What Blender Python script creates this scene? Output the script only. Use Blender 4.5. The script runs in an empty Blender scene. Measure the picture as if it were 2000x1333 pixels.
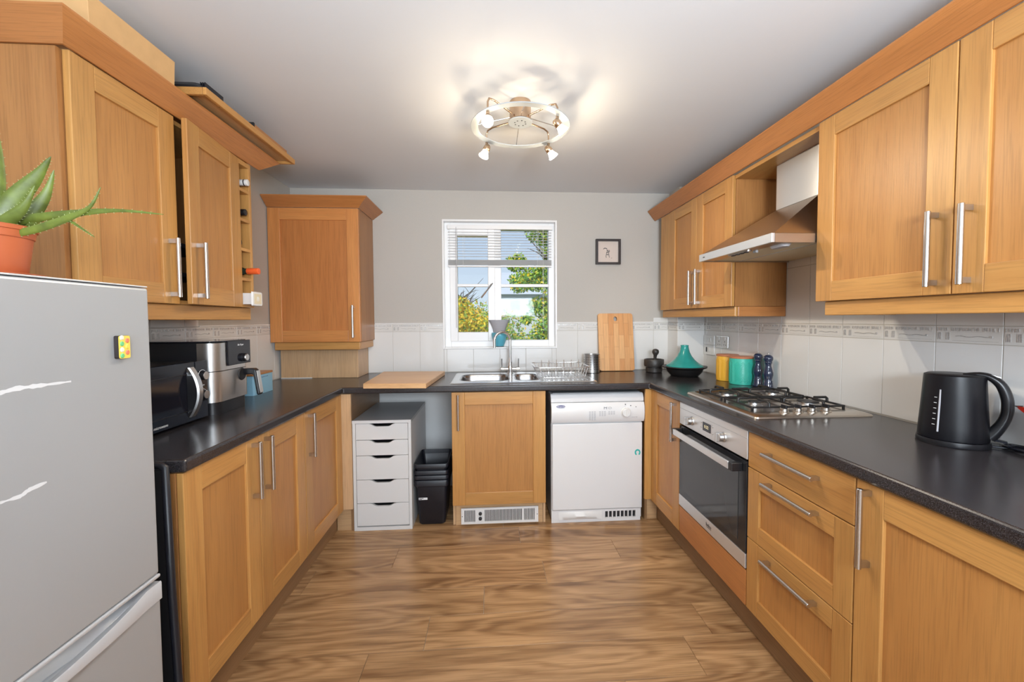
import bpy, bmesh, math, random
from mathutils import Vector, Matrix
R = math.radians
rnd = random.Random(7)
scene = bpy.context.scene
C = bpy.context.collection

# ------------------------------------------------------------------ camera, light, exposure
F_PX, CX, CY = 805.27, 1012.77, 655.69
YAW, PITCH, ROLL, CAM_H = 0.0669, -0.0385, -0.0053, 1.3245
cam_data = bpy.data.cameras.new('camera'); cam = bpy.data.objects.new('camera', cam_data); C.objects.link(cam)
cam_data.sensor_width = 36.0; cam_data.sensor_fit = 'HORIZONTAL'
cam_data.lens = F_PX / 2000.0 * 36.0
cam_data.shift_x = -(CX - 1000.0) / 2000.0
cam_data.shift_y = (CY - 666.5) / 2000.0
cam_data.clip_start = 0.02; cam_data.clip_end = 200
def _axes():
    cy, sy, cp, sp, cr, sr = math.cos(YAW), math.sin(YAW), math.cos(PITCH), math.sin(PITCH), math.cos(ROLL), math.sin(ROLL)
    def to_world(x3, z3, y2):
        x = x3*cr - z3*sr; z2 = x3*sr + z3*cr
        y = y2*cp - z2*sp; z = y2*sp + z2*cp
        return Vector((x*cy + y*sy, -x*sy + y*cy, z))
    return to_world(1, 0, 0), to_world(0, 1, 0), to_world(0, 0, 1)
_r, _u, _f = _axes()
m = Matrix((( _r.x, _u.x, -_f.x, 0), (_r.y, _u.y, -_f.y, 0), (_r.z, _u.z, -_f.z, CAM_H), (0, 0, 0, 1)))
cam.matrix_world = m
scene.camera = cam

vs = scene.view_settings
vs.view_transform = 'Standard'; vs.look = 'None'; vs.gamma = 1.0; vs.use_curve_mapping = False
vs.exposure = 0.0
scene.cycles.use_denoising = True
scene.cycles.max_bounces = 10
scene.cycles.diffuse_bounces = 5
scene.cycles.glossy_bounces = 5
scene.cycles.transparent_max_bounces = 16
scene.cycles.sample_clamp_indirect = 6.0
scene.cycles.caustics_reflective = False
scene.cycles.caustics_refractive = False

w = bpy.data.worlds.new('world'); scene.world = w; w.use_nodes = True
nt = w.node_tree; nt.nodes.clear()
wo = nt.nodes.new('ShaderNodeOutputWorld'); bg = nt.nodes.new('ShaderNodeBackground')
tc = nt.nodes.new('ShaderNodeTexCoord'); sx = nt.nodes.new('ShaderNodeSeparateXYZ'); rp = nt.nodes.new('ShaderNodeValToRGB')
nt.links.new(tc.outputs['Generated'], sx.inputs[0]); nt.links.new(sx.outputs['Z'], rp.inputs[0])
rp.color_ramp.elements[0].position = 0.0; rp.color_ramp.elements[0].color = (0.72, 0.82, 0.93, 1)
rp.color_ramp.elements[1].position = 0.55; rp.color_ramp.elements[1].color = (0.25, 0.45, 0.85, 1)
nt.links.new(rp.outputs[0], bg.inputs[0]); bg.inputs[1].default_value = 1.05
nt.links.new(bg.outputs[0], wo.inputs[0])

def light(name, kind, loc, rot, energy, color, **kw):
    d = bpy.data.lights.new(name, kind); d.energy = energy; d.color = color
    for k, v in kw.items(): setattr(d, k, v)
    o = bpy.data.objects.new(name, d); o.location = loc; o.rotation_euler = rot; C.objects.link(o)
    return o
light('sun', 'SUN', (0, -5, 12), (R(52), 0, R(-14)), 3.3, (1.0, 0.94, 0.84), angle=R(1.0))
# unseen area fill light added behind the camera, at an assumed rear window
light('rear_fill', 'AREA', (0.15, -2.33, 1.35), (R(90), 0, 0), 74.0, (0.80, 0.90, 1.0), shape='RECTANGLE', size=2.3, size_y=1.9)

# unseen fill light added to brighten the ceiling and mirror in the pane
light('ceiling_fill', 'AREA', (0.47, -0.75, 1.56), (R(142), 0, 0), 92.0, (0.82, 0.91, 1.0), shape='RECTANGLE', size=0.62, size_y=0.55)

# ------------------------------------------------------------------ materials
MAT = {}
def new_mat(name):
    mt = bpy.data.materials.new(name); mt.use_nodes = True; MAT[name] = mt
    return mt, mt.node_tree, mt.node_tree.nodes['Principled BSDF']
def plain(name, col, rough=0.5, metal=0.0, bump=0.0, bscale=60.0, var=0.0, spec=None, coat=0.0, stretch=None):
    mt, n, b = new_mat(name)
    b.inputs['Base Color'].default_value = (*col, 1); b.inputs['Roughness'].default_value = rough
    b.inputs['Metallic'].default_value = metal
    if spec is not None: b.inputs['Specular IOR Level'].default_value = spec
    if coat: b.inputs['Coat Weight'].default_value = coat; b.inputs['Coat Roughness'].default_value = 0.08
    tcn = n.nodes.new('ShaderNodeTexCoord'); src = tcn.outputs['Object']
    if stretch:
        mp = n.nodes.new('ShaderNodeMapping'); mp.inputs['Scale'].default_value = stretch
        n.links.new(src, mp.inputs[0]); src = mp.outputs[0]
    nz = n.nodes.new('ShaderNodeTexNoise'); nz.inputs['Scale'].default_value = bscale; nz.inputs['Detail'].default_value = 4
    n.links.new(src, nz.inputs['Vector'])
    if bump:
        bp_ = n.nodes.new('ShaderNodeBump'); bp_.inputs['Strength'].default_value = bump; bp_.inputs['Distance'].default_value = 0.002
        n.links.new(nz.outputs['Fac'], bp_.inputs['Height']); n.links.new(bp_.outputs[0], b.inputs['Normal'])
    if var:
        hv = n.nodes.new('ShaderNodeHueSaturation'); hv.inputs['Color'].default_value = (*col, 1)
        mr = n.nodes.new('ShaderNodeMapRange'); mr.inputs['To Min'].default_value = 1 - var; mr.inputs['To Max'].default_value = 1 + var
        mr.inputs['From Min'].default_value = 0.3; mr.inputs['From Max'].default_value = 0.7
        n.links.new(nz.outputs['Fac'], mr.inputs['Value']); n.links.new(mr.outputs[0], hv.inputs['Value'])
        n.links.new(hv.outputs[0], b.inputs['Base Color'])
    return mt
def emit(name, col, s):
    mt, n, b = new_mat(name)
    b.inputs['Base Color'].default_value = (0, 0, 0, 1)
    b.inputs['Emission Color'].default_value = (*col, 1); b.inputs['Emission Strength'].default_value = s
    return mt
def wood(name, axis, light_c, dark_c, rough=0.36, fine=1.0, grain=1.0, contrast=0.75, ring=0.0, fmin=0.86):
    """axis: index of the grain direction in object space"""
    mt, n, b = new_mat(name); L = n.links.new
    tcn = n.nodes.new('ShaderNodeTexCoord'); oi = n.nodes.new('ShaderNodeObjectInfo')
    mul = n.nodes.new('ShaderNodeVectorMath'); mul.operation = 'SCALE'; mul.inputs[0].default_value = (31.0, 17.0, 23.0)
    L(oi.outputs['Random'], mul.inputs['Scale'])
    add = n.nodes.new('ShaderNodeVectorMath'); add.operation = 'ADD'
    L(tcn.outputs['Object'], add.inputs[0]); L(mul.outputs[0], add.inputs[1])
    def mapped(cross, along):
        mp = n.nodes.new('ShaderNodeMapping'); s = [cross]*3; s[axis] = along; mp.inputs['Scale'].default_value = s
        L(add.outputs[0], mp.inputs[0]); return mp.outputs[0]
    n1 = n.nodes.new('ShaderNodeTexNoise'); n1.inputs['Scale'].default_value = 1.0; n1.inputs['Detail'].default_value = 7; n1.inputs['Distortion'].default_value = 1.4
    L(mapped(9*grain, 0.8*grain), n1.inputs['Vector'])
    n2 = n.nodes.new('ShaderNodeTexNoise'); n2.inputs['Scale'].default_value = 1.0; n2.inputs['Detail'].default_value = 5; n2.inputs['Distortion'].default_value = 0.3
    L(mapped(230*fine, 7*fine), n2.inputs['Vector'])
    r1 = n.nodes.new('ShaderNodeValToRGB')
    r1.color_ramp.elements[0].position = 0.5 - contrast*0.45; r1.color_ramp.elements[0].color = (*dark_c, 1)
    r1.color_ramp.elements[1].position = 0.5 + contrast*0.35; r1.color_ramp.elements[1].color = (*light_c, 1)
    src = n1.outputs['Fac']
    if ring:
        # long concentric figure of flat-sawn boards
        wrp = n.nodes.new('ShaderNodeTexNoise'); wrp.inputs['Scale'].default_value = 1.0; wrp.inputs['Detail'].default_value = 3
        L(mapped(9.0, 1.6), wrp.inputs['Vector'])
        vsc = n.nodes.new('ShaderNodeVectorMath'); vsc.operation = 'SCALE'; vsc.inputs['Scale'].default_value = 0.55; L(wrp.outputs['Color'], vsc.inputs[0])
        vad = n.nodes.new('ShaderNodeVectorMath'); vad.operation = 'ADD'; L(mapped(5.2, 1.0), vad.inputs[0]); L(vsc.outputs[0], vad.inputs[1])
        vo = n.nodes.new('ShaderNodeTexVoronoi'); vo.feature = 'SMOOTH_F1'; vo.inputs['Scale'].default_value = 1.0; vo.inputs['Smoothness'].default_value = 0.6
        L(vad.outputs[0], vo.inputs['Vector'])
        sn = n.nodes.new('ShaderNodeMath'); sn.operation = 'MULTIPLY'; sn.inputs[1].default_value = ring*9.0; L(vo.outputs['Distance'], sn.inputs[0])
        s2 = n.nodes.new('ShaderNodeMath'); s2.operation = 'SINE'; L(sn.outputs[0], s2.inputs[0])
        s3 = n.nodes.new('ShaderNodeMath'); s3.operation = 'MULTIPLY_ADD'; s3.inputs[1].default_value = 0.5; s3.inputs[2].default_value = 0.5; L(s2.outputs[0], s3.inputs[0])
        mx = n.nodes.new('ShaderNodeMix'); mx.data_type = 'FLOAT'; mx.inputs[0].default_value = 0.17
        L(n1.outputs['Fac'], mx.inputs[2]); L(s3.outputs[0], mx.inputs[3]); src = mx.outputs[0]
    L(src, r1.inputs[0])
    r2 = n.nodes.new('ShaderNodeMapRange'); r2.inputs['From Min'].default_value = 0.36; r2.inputs['From Max'].default_value = 0.52
    r2.inputs['To Min'].default_value = fmin; r2.inputs['To Max'].default_value = 1.02
    L(n2.outputs['Fac'], r2.inputs['Value'])
    rv = n.nodes.new('ShaderNodeMapRange'); rv.inputs['To Min'].default_value = 0.93; rv.inputs['To Max'].default_value = 1.07
    L(oi.outputs['Random'], rv.inputs['Value'])
    mm = n.nodes.new('ShaderNodeMath'); mm.operation = 'MULTIPLY'; L(r2.outputs[0], mm.inputs[0]); L(rv.outputs[0], mm.inputs[1])
    hv = n.nodes.new('ShaderNodeHueSaturation'); L(r1.outputs[0], hv.inputs['Color']); L(mm.outputs[0], hv.inputs['Value'])
    L(hv.outputs[0], b.inputs['Base Color'])
    b.inputs['Roughness'].default_value = rough
    bp_ = n.nodes.new('ShaderNodeBump'); bp_.inputs['Strength'].default_value = 0.18; bp_.inputs['Distance'].default_value = 0.0012
    L(n2.outputs['Fac'], bp_.inputs['Height']); L(bp_.outputs[0], b.inputs['Normal'])
    return mt

OAK_L, OAK_D = (0.555, 0.295, 0.090), (0.42, 0.190, 0.052)
for nm_, ax_ in (('warm_v', 2), ('warm_h', 0)): wood(nm_, ax_, (0.62, 0.265, 0.080), (0.50, 0.185, 0.050))
wood('warm_panel', 2, (0.58, 0.225, 0.066), (0.47, 0.165, 0.045))
wood('oak_v', 2, OAK_L, OAK_D); wood('oak_h', 0, OAK_L, OAK_D); wood('oak_y', 1, OAK_L, OAK_D)
wood('oak_panel', 2, (0.50, 0.24, 0.072), (0.39, 0.168, 0.046))
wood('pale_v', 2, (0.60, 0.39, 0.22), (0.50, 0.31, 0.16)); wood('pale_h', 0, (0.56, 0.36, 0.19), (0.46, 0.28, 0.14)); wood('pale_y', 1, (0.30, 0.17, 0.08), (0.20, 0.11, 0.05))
wood('oak_shaded_v', 2, (0.40, 0.185, 0.060), (0.30, 0.125, 0.038))  # darker copy of the oak; shade on cabinet sides put into the colour
wood('cornice_y', 1, (0.52, 0.215, 0.066), (0.37, 0.140, 0.040), fine=1.3); wood('cornice_x', 0, (0.52, 0.215, 0.066), (0.37, 0.140, 0.040), fine=1.3)  # deeper than the oak: shadow at the cornice put into the colour
wood('floor_oak', 0, (0.49, 0.290, 0.138), (0.165, 0.080, 0.032), rough=0.25, fine=0.8, grain=0.85, contrast=0.58, ring=6.5, fmin=0.78)
wood('beech', 2, (0.72, 0.42, 0.19), (0.60, 0.30, 0.11)); wood('beech_x', 0, (0.74, 0.47, 0.24), (0.62, 0.33, 0.14)); wood('beech_y', 1, (0.72, 0.44, 0.21), (0.60, 0.31, 0.12))
wood('raw_board', 1, (0.52, 0.31, 0.14), (0.44, 0.25, 0.11)); wood('lid_wood', 1, (0.5, 0.24, 0.09), (0.4, 0.17, 0.06))
plain('wall_paint', (0.505, 0.478, 0.440), 0.75, bump=0.12, bscale=140, var=0.015)
plain('ceiling_paint', (0.76, 0.785, 0.82), 0.8, bump=0.08, bscale=90)
plain('wall_white', (0.70, 0.70, 0.69), 0.75, bump=0.1, bscale=100)
plain('gloss_tile', (0.74, 0.735, 0.72), 0.10, bump=0.03, bscale=12)
plain('border_tile', (0.70, 0.69, 0.665), 0.16)
plain('grout', (0.50, 0.47, 0.42), 0.85)
plain('relief_silver', (0.56, 0.545, 0.53), 0.25, metal=0.25, var=0.22, bscale=160)
plain('upvc', (0.88, 0.88, 0.88), 0.28)
plain('white_plastic', (0.74, 0.74, 0.73), 0.32)
plain('white_enamel', (0.72, 0.725, 0.73), 0.25)
plain('cream', (0.70, 0.62, 0.44), 0.6)
plain('slat_white', (0.84, 0.84, 0.84), 0.35)
plain('grey_top', (0.34, 0.35, 0.36), 0.3)
plain('drawer_white', (0.66, 0.665, 0.66), 0.4)
plain('dark_slot', (0.012, 0.012, 0.014), 0.6)
plain('black_plastic', (0.012, 0.012, 0.014), 0.32)
plain('black_gloss', (0.009, 0.010, 0.016), 0.09)
plain('bin_black', (0.009, 0.010, 0.015), 0.38)
plain('iron', (0.012, 0.011, 0.011), 0.42)
plain('stone_dark', (0.035, 0.030, 0.027), 0.45, bump=0.3, bscale=80, var=0.3)
plain('brushed_steel', (0.62, 0.61, 0.60), 0.30, metal=1.0, bump=0.05, bscale=300)
plain('handle_steel', (0.60, 0.585, 0.57), 0.27, metal=1.0)
plain('oven_steel', (0.72, 0.73, 0.74), 0.36, metal=0.75, bump=0.04, bscale=200)
plain('hood_steel', (0.50, 0.42, 0.34), 0.30, metal=1.0, bump=0.08, bscale=160)
plain('hob_steel', (0.64, 0.585, 0.52), 0.27, metal=1.0, bump=0.05, bscale=200)
plain('kettle_black', (0.006, 0.006, 0.008), 0.36, spec=0.3)
plain('bowl_steel', (0.36, 0.36, 0.37), 0.24, metal=1.0)
plain('chrome', (0.80, 0.80, 0.80), 0.07, metal=1.0)
plain('sink_steel', (0.66, 0.67, 0.68), 0.20, metal=1.0)
plain('bronze', (0.55, 0.40, 0.28), 0.26, metal=1.0)
plain('lamp_white', (0.36, 0.39, 0.42), 0.35)
plain('fridge_silver', (0.42, 0.43, 0.435), 0.34, metal=0.3, bump=0.05, bscale=5)
plain('fridge_trim', (0.56, 0.565, 0.575), 0.3, metal=0.25)
plain('scuff', (0.66, 0.665, 0.67), 0.5)
plain('terracotta', (0.47, 0.115, 0.042), 0.42)
plain('soil', (0.05, 0.03, 0.02), 0.9, bump=1.0, bscale=120)
plain('aloe', (0.11, 0.145, 0.022), 0.42, var=0.45, bscale=28, stretch=(1, 1, 1))
plain('aloe_spine', (0.30, 0.34, 0.14), 0.5)
plain('card', (0.62, 0.375, 0.165), 0.6, var=0.06, bscale=20)
plain('orange_cap', (0.85, 0.13, 0.03), 0.35)
plain('bottle_glass', (0.02, 0.03, 0.02), 0.08)
plain('teal_glaze', (0.028, 0.30, 0.27), 0.16, var=0.12, bscale=9)
plain('teal_tin', (0.045, 0.47, 0.36), 0.35)
plain('yellow_tin', (0.78, 0.43, 0.045), 0.38)
plain('copper_lid', (0.52, 0.20, 0.10), 0.35)
plain('mill_blue', (0.016, 0.026, 0.062), 0.09, coat=0.6)
plain('red_enamel', (0.42, 0.022, 0.010), 0.2)
plain('blue_tin', (0.26, 0.50, 0.66), 0.35)
plain('ink', (0.03, 0.03, 0.035), 0.6)
plain('ink_grey', (0.42, 0.43, 0.45), 0.6)
plain('logo_blue', (0.03, 0.03, 0.16), 0.3)
plain('white_ink', (0.75, 0.76, 0.76), 0.4)
plain('teal_sticker', (0.02, 0.42, 0.38), 0.4)
plain('paper', (0.66, 0.565, 0.50), 0.7)
plain('frame_dark', (0.018, 0.010, 0.009), 0.35)
plain('bark', (0.10, 0.075, 0.055), 0.9, bump=0.6, bscale=30)
plain('ground_green', (0.12, 0.18, 0.05), 0.95, var=0.3, bscale=2)
plain('render_white', (0.62, 0.63, 0.64), 0.8)
plain('roof_tile', (0.25, 0.12, 0.08), 0.8)
for nm, col in (('leaf_yellow', (0.90, 0.66, 0.04)), ('leaf_gold', (0.82, 0.50, 0.05)), ('leaf_lime', (0.48, 0.62, 0.08)), ('leaf_green', (0.20, 0.40, 0.08)), ('leaf_dark', (0.07, 0.17, 0.06)), ('leaf_rust', (0.42, 0.22, 0.06))):
    plain(nm, col, 0.6)
for nm, col in (('magnet_yellow', (0.8, 0.6, 0.1)), ('magnet_green', (0.15, 0.5, 0.2)), ('magnet_red', (0.7, 0.2, 0.12)), ('magnet_pale', (0.75, 0.72, 0.6))):
    plain(nm, col, 0.4)
emit('bulb_glow', (1.0, 0.90, 0.72), 26.0)
emit('display_glow', (0.9, 0.75, 0.45), 0.9)

# speckled laminate
mt, n, b = new_mat('laminate')
tcn = n.nodes.new('ShaderNodeTexCoord'); nz = n.nodes.new('ShaderNodeTexNoise'); nz.inputs['Scale'].default_value = 620; nz.inputs['Detail'].default_value = 2
n.links.new(tcn.outputs['Object'], nz.inputs['Vector'])
cr = n.nodes.new('ShaderNodeValToRGB'); cr.color_ramp.elements[0].position = 0.50; cr.color_ramp.elements[0].color = (0.019, 0.017, 0.019, 1)
cr.color_ramp.elements[1].position = 0.72; cr.color_ramp.elements[1].color = (0.085, 0.075, 0.078, 1)
n.links.new(nz.outputs['Fac'], cr.inputs[0]); n.links.new(cr.outputs[0], b.inputs['Base Color'])
b.inputs['Roughness'].default_value = 0.23; b.inputs['Specular IOR Level'].default_value = 0.6
bp_ = n.nodes.new('ShaderNodeBump'); bp_.inputs['Strength'].default_value = 0.05; bp_.inputs['Distance'].default_value = 0.001
n.links.new(nz.outputs['Fac'], bp_.inputs['Height']); n.links.new(bp_.outputs[0], b.inputs['Normal'])
# chopping board of staves
mt, n, b = new_mat('stave_board')
tcn = n.nodes.new('ShaderNodeTexCoord'); bk = n.nodes.new('ShaderNodeTexBrick')
mp = n.nodes.new('ShaderNodeMapping'); mp.inputs['Rotation'].default_value = (R(90), 0, R(90)); mp.inputs['Scale'].default_value = (1, 1, 1)
mp2 = n.nodes.new('ShaderNodeCombineXYZ'); sp_ = n.nodes.new('ShaderNodeSeparateXYZ')
n.links.new(tcn.outputs['Object'], sp_.inputs[0]); n.links.new(sp_.outputs['Z'], mp2.inputs[0]); n.links.new(sp_.outputs['X'], mp2.inputs[1])
n.links.new(mp2.outputs[0], bk.inputs['Vector'])
bk.inputs['Scale'].default_value = 1.0; bk.inputs['Brick Width'].default_value = 0.19; bk.inputs['Row Height'].default_value = 0.041; bk.inputs['Mortar Size'].default_value = 0.0006
bk.inputs['Color1'].default_value = (0.72, 0.40, 0.17, 1); bk.inputs['Color2'].default_value = (0.58, 0.26, 0.085, 1); bk.inputs['Mortar'].default_value = (0.32, 0.14, 0.05, 1)
nz = n.nodes.new('ShaderNodeTexNoise'); nz.inputs['Scale'].default_value = 1.0; nz.inputs['Detail'].default_value = 6
mpp = n.nodes.new('ShaderNodeMapping'); mpp.inputs['Scale'].default_value = (120, 30, 9); n.links.new(tcn.outputs['Object'], mpp.inputs[0]); n.links.new(mpp.outputs[0], nz.inputs['Vector'])
hv = n.nodes.new('ShaderNodeHueSaturation'); mr = n.nodes.new('ShaderNodeMapRange'); mr.inputs['To Min'].default_value = 0.75; mr.inputs['To Max'].default_value = 1.25
n.links.new(nz.outputs['Fac'], mr.inputs['Value']); n.links.new(mr.outputs[0], hv.inputs['Value']); n.links.new(bk.outputs['Color'], hv.inputs['Color'])
n.links.new(hv.outputs[0], b.inputs['Base Color']); b.inputs['Roughness'].default_value = 0.5
# thin window glass and oven glass: mostly see-through with a fresnel reflection
def thin_glass(name, tint, refl):
    mt = bpy.data.materials.new(name); mt.use_nodes = True; MAT[name] = mt; n = mt.node_tree; n.nodes.clear()
    o = n.nodes.new('ShaderNodeOutputMaterial'); tr = n.nodes.new('ShaderNodeBsdfTransparent'); tr.inputs[0].default_value = (*tint, 1)
    gl = n.nodes.new('ShaderNodeBsdfGlossy'); gl.inputs['Roughness'].default_value = 0.02; gl.inputs['Color'].default_value = (0.10, 0.105, 0.105, 1)
    fr = n.nodes.new('ShaderNodeFresnel'); fr.inputs['IOR'].default_value = refl; mx = n.nodes.new('ShaderNodeMixShader')
    n.links.new(fr.outputs[0], mx.inputs[0]); n.links.new(tr.outputs[0], mx.inputs[1]); n.links.new(gl.outputs[0], mx.inputs[2]); n.links.new(mx.outputs[0], o.inputs[0])
thin_glass('window_glass', (0.97, 0.985, 0.98), 1.45)
thin_glass('frosted', (0.80, 0.80, 0.82), 1.5)
mt, n, b = new_mat('frosted_plastic')
b.inputs['Base Color'].default_value = (0.60, 0.60, 0.64, 1); b.inputs['Roughness'].default_value = 0.35; b.inputs['Alpha'].default_value = 0.72
mt, n, b = new_mat('blue_plastic')
b.inputs['Base Color'].default_value = (0.14, 0.56, 0.72, 1); b.inputs['Roughness'].default_value = 0.3; b.inputs['Transmission Weight'].default_value = 0.15
plain('oven_glass', (0.035, 0.036, 0.038), 0.06)
plain('oven_glass_frame', (0.018, 0.019, 0.022), 0.08)

# ------------------------------------------------------------------ mesh building
class MB:
    def __init__(s): s.v = []; s.f = []; s.m = []; s.xf = None
    def add(s, vs_, fs, mi=0):
        o = len(s.v)
        s.v += [tuple(s.xf @ Vector(p)) if s.xf is not None else tuple(p) for p in vs_]
        s.f += [tuple(i + o for i in f) for f in fs]; s.m += [mi]*len(fs); return s
    def box(s, x0, x1, y0, y1, z0, z1, mi=0):
        x0, x1 = min(x0, x1), max(x0, x1); y0, y1 = min(y0, y1), max(y0, y1); z0, z1 = min(z0, z1), max(z0, z1)
        return s.add([(x0, y0, z0), (x1, y0, z0), (x1, y1, z0), (x0, y1, z0), (x0, y0, z1), (x1, y0, z1), (x1, y1, z1), (x0, y1, z1)],
                     [(3, 2, 1, 0), (4, 5, 6, 7), (0, 1, 5, 4), (1, 2, 6, 5), (2, 3, 7, 6), (3, 0, 4, 7)], mi)
    def loft(s, rings, mi=0, cap0=True, cap1=True, closed=True):
        n_ = len(rings[0]); vs_ = [p for r_ in rings for p in r_]; fs = []
        for i in range(len(rings) - 1):
            for j in range(n_ if closed else n_ - 1):
                k = (j + 1) % n_
                fs.append((i*n_ + j, i*n_ + k, (i + 1)*n_ + k, (i + 1)*n_ + j))
        if cap0: fs.append(tuple(reversed(range(n_))))
        if cap1: fs.append(tuple((len(rings) - 1)*n_ + j for j in range(n_)))
        return s.add(vs_, fs, mi)
    def tube(s, pts, r, n=8, mi=0, closed=False, cap=True):
        pts = [Vector(p) for p in pts]; rs = r if isinstance(r, (list, tuple)) else [r]*len(pts)
        rings = []; up = None; N = len(pts)
        for i, p in enumerate(pts):
            if closed: d = pts[(i + 1) % N] - pts[i - 1]
            elif i == 0: d = pts[1] - p
            elif i == N - 1: d = p - pts[-2]
            else: d = (pts[i + 1] - p).normalized() + (p - pts[i - 1]).normalized()
            d.normalize()
            if up is None:
                up = Vector((0, 0, 1)) if abs(d.z) < 0.9 else Vector((1, 0, 0))
            a = (up - d*up.dot(d)).normalized(); up = a; b_ = d.cross(a)
            rings.append([tuple(p + (a*math.cos(t) + b_*math.sin(t))*rs[i]) for t in [2*math.pi*k/n for k in range(n)]])
        if closed: rings.append(rings[0]); cap = False
        return s.loft(rings, mi, cap, cap)
    def lathe(s, prof, c=(0, 0, 0), n=32, mi=0, axis=None, cap=True):
        """prof: list of (radius, height)"""
        A = Matrix.Identity(3)
        if axis is not None: A = Vector((0, 0, 1)).rotation_difference(Vector(axis).normalized()).to_matrix()
        c = Vector(c); rings = []
        for r_, h in prof:
            r_ = max(r_, 1e-5)
            rings.append([tuple(c + A @ Vector((r_*math.cos(2*math.pi*k/n), r_*math.sin(2*math.pi*k/n), h))) for k in range(n)])
        return s.loft(rings, mi, cap, cap)
    def prism(s, poly, axis, a, b, mi=0):
        """poly: 2d points in the two other axes (cyclic order x->y->z)"""
        def P(p, t):
            if axis == 'x': return (t, p[0], p[1])
            if axis == 'y': return (p[0], t, p[1])
            return (p[0], p[1], t)
        return s.loft([[P(p, a) for p in poly], [P(p, b) for p in poly]], mi)
    def mesh(s, name, mats, smooth=None, off=None):
        me = bpy.data.meshes.new(name)
        vv = [tuple(Vector(p) - off) for p in s.v] if off is not None else s.v
        me.from_pydata(vv, [], s.f); me.validate(); 
        for mname in (mats if isinstance(mats, (list, tuple)) else [mats]): me.materials.append(MAT[mname])
        if len(me.polygons) == len(s.m): me.polygons.foreach_set('material_index', s.m)
        bm = bmesh.new(); bm.from_mesh(me); bmesh.ops.recalc_face_normals(bm, faces=bm.faces); bm.to_mesh(me); bm.free()
        if smooth is not None:
            me.polygons.foreach_set('use_smooth', [True]*len(me.polygons)); me.set_sharp_from_angle(angle=R(smooth))
        me.update(); return me

ORG = {}
def origin(o):
    return ORG.get(o.name, Vector((0, 0, 0))) if o is not None else Vector((0, 0, 0))
def part(name, mb, mats, parent=None, bevel=0.0, smooth=None, local=False, loc=None, rotz=0.0, seg=2, label=None):
    off = None if local else origin(parent)
    me = mb.mesh(name, mats, smooth, off) if isinstance(mb, MB) else mb
    o = bpy.data.objects.new(name, me); C.objects.link(o)
    if parent is not None: o.parent = parent
    if loc is not None: o.location = loc
    o.rotation_euler[2] = rotz
    if bevel:
        md = o.modifiers.new('edge', 'BEVEL'); md.width = bevel; md.segments = seg; md.limit_method = 'ANGLE'; md.angle_limit = R(40)
        md.harden_normals = False
    ORG[o.name] = origin(parent)
    if label: o['label'] = label
    return o
def tag(o, label, cat, group=None, kind=None):
    o['label'] = label; o['category'] = cat
    if group: o['group'] = group
    if kind: o['kind'] = kind
    return o
def thing(name, loc, label, cat, group=None):
    o = bpy.data.objects.new(name, None); C.objects.link(o); o.location = loc; o.empty_display_size = 0.05
    ORG[o.name] = Vector(loc); return tag(o, label, cat, group)
def struct(name, mb, mats, bevel=0.0, smooth=None, label=None):
    o = part(name, mb, mats, None, bevel, smooth); o['kind'] = 'structure'
    if label: o['label'] = label
    return o
def rrect(x0, x1, y0, y1, r, n=5):
    pts = []
    for cx, cy, a0 in ((x1 - r, y1 - r, 0), (x0 + r, y1 - r, 90), (x0 + r, y0 + r, 180), (x1 - r, y0 + r, 270)):
        for k in range(n + 1):
            a = R(a0 + 90*k/n); pts.append((cx + r*math.cos(a), cy + r*math.sin(a)))
    return pts
def text(name, s_, size, mat, parent, loc, rot, world=True, ext=0.0004, shear=0.0, align='CENTER'):
    cu = bpy.data.curves.new(name, 'FONT'); cu.body = s_; cu.size = size; cu.extrude = ext; cu.shear = shear; cu.resolution_u = 2
    cu.align_x = align; cu.align_y = 'CENTER'
    o = bpy.data.objects.new(name, cu); C.objects.link(o)
    me = bpy.data.meshes.new_from_object(o); bpy.data.objects.remove(o); bpy.data.curves.remove(cu)
    me.materials.clear(); me.materials.append(MAT[mat])
    o = bpy.data.objects.new(name, me); C.objects.link(o); o.parent = parent
    o.location = Vector(loc) - (origin(parent) if world else Vector((0, 0, 0))); o.rotation_euler = rot
    return o
def cut(mb, mats, cutters, name):
    """boolean difference applied to a mesh"""
    base = bpy.data.objects.new('tmp', mb.mesh('tmp', mats)); C.objects.link(base); objs = []
    for cmb in cutters:
        co = bpy.data.objects.new('cut', cmb.mesh('cut', mats)); C.objects.link(co); objs.append(co)
        md = base.modifiers.new('b', 'BOOLEAN'); md.operation = 'DIFFERENCE'; md.object = co; md.solver = 'EXACT'
    dg = bpy.context.evaluated_depsgraph_get()
    me = bpy.data.meshes.new_from_object(base.evaluated_get(dg)); me.name = name
    for o in objs + [base]: bpy.data.objects.remove(o)
    return me
def shift_mesh(me, off):
    me.transform(Matrix.Translation(-Vector(off))); return me

# ------------------------------------------------------------------ room constants
XW0, XW1, YB, ZC = -1.515, 1.655, 3.28, 2.333       # walls, ceiling
YR = -2.45
WTZ, WTB = 0.912, 0.872                              # worktop top / bottom
XL, XR, YD = -0.923, 1.033, 2.592                    # door front planes
XLw, XRw, YDw = -0.910, 1.020, 2.578                 # worktop front edges
WX0, WX1, WZ0, WZ1 = -0.364, 0.517, 1.107, 2.097     # window opening
TH = 0.004                                           # tile proudness

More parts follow.
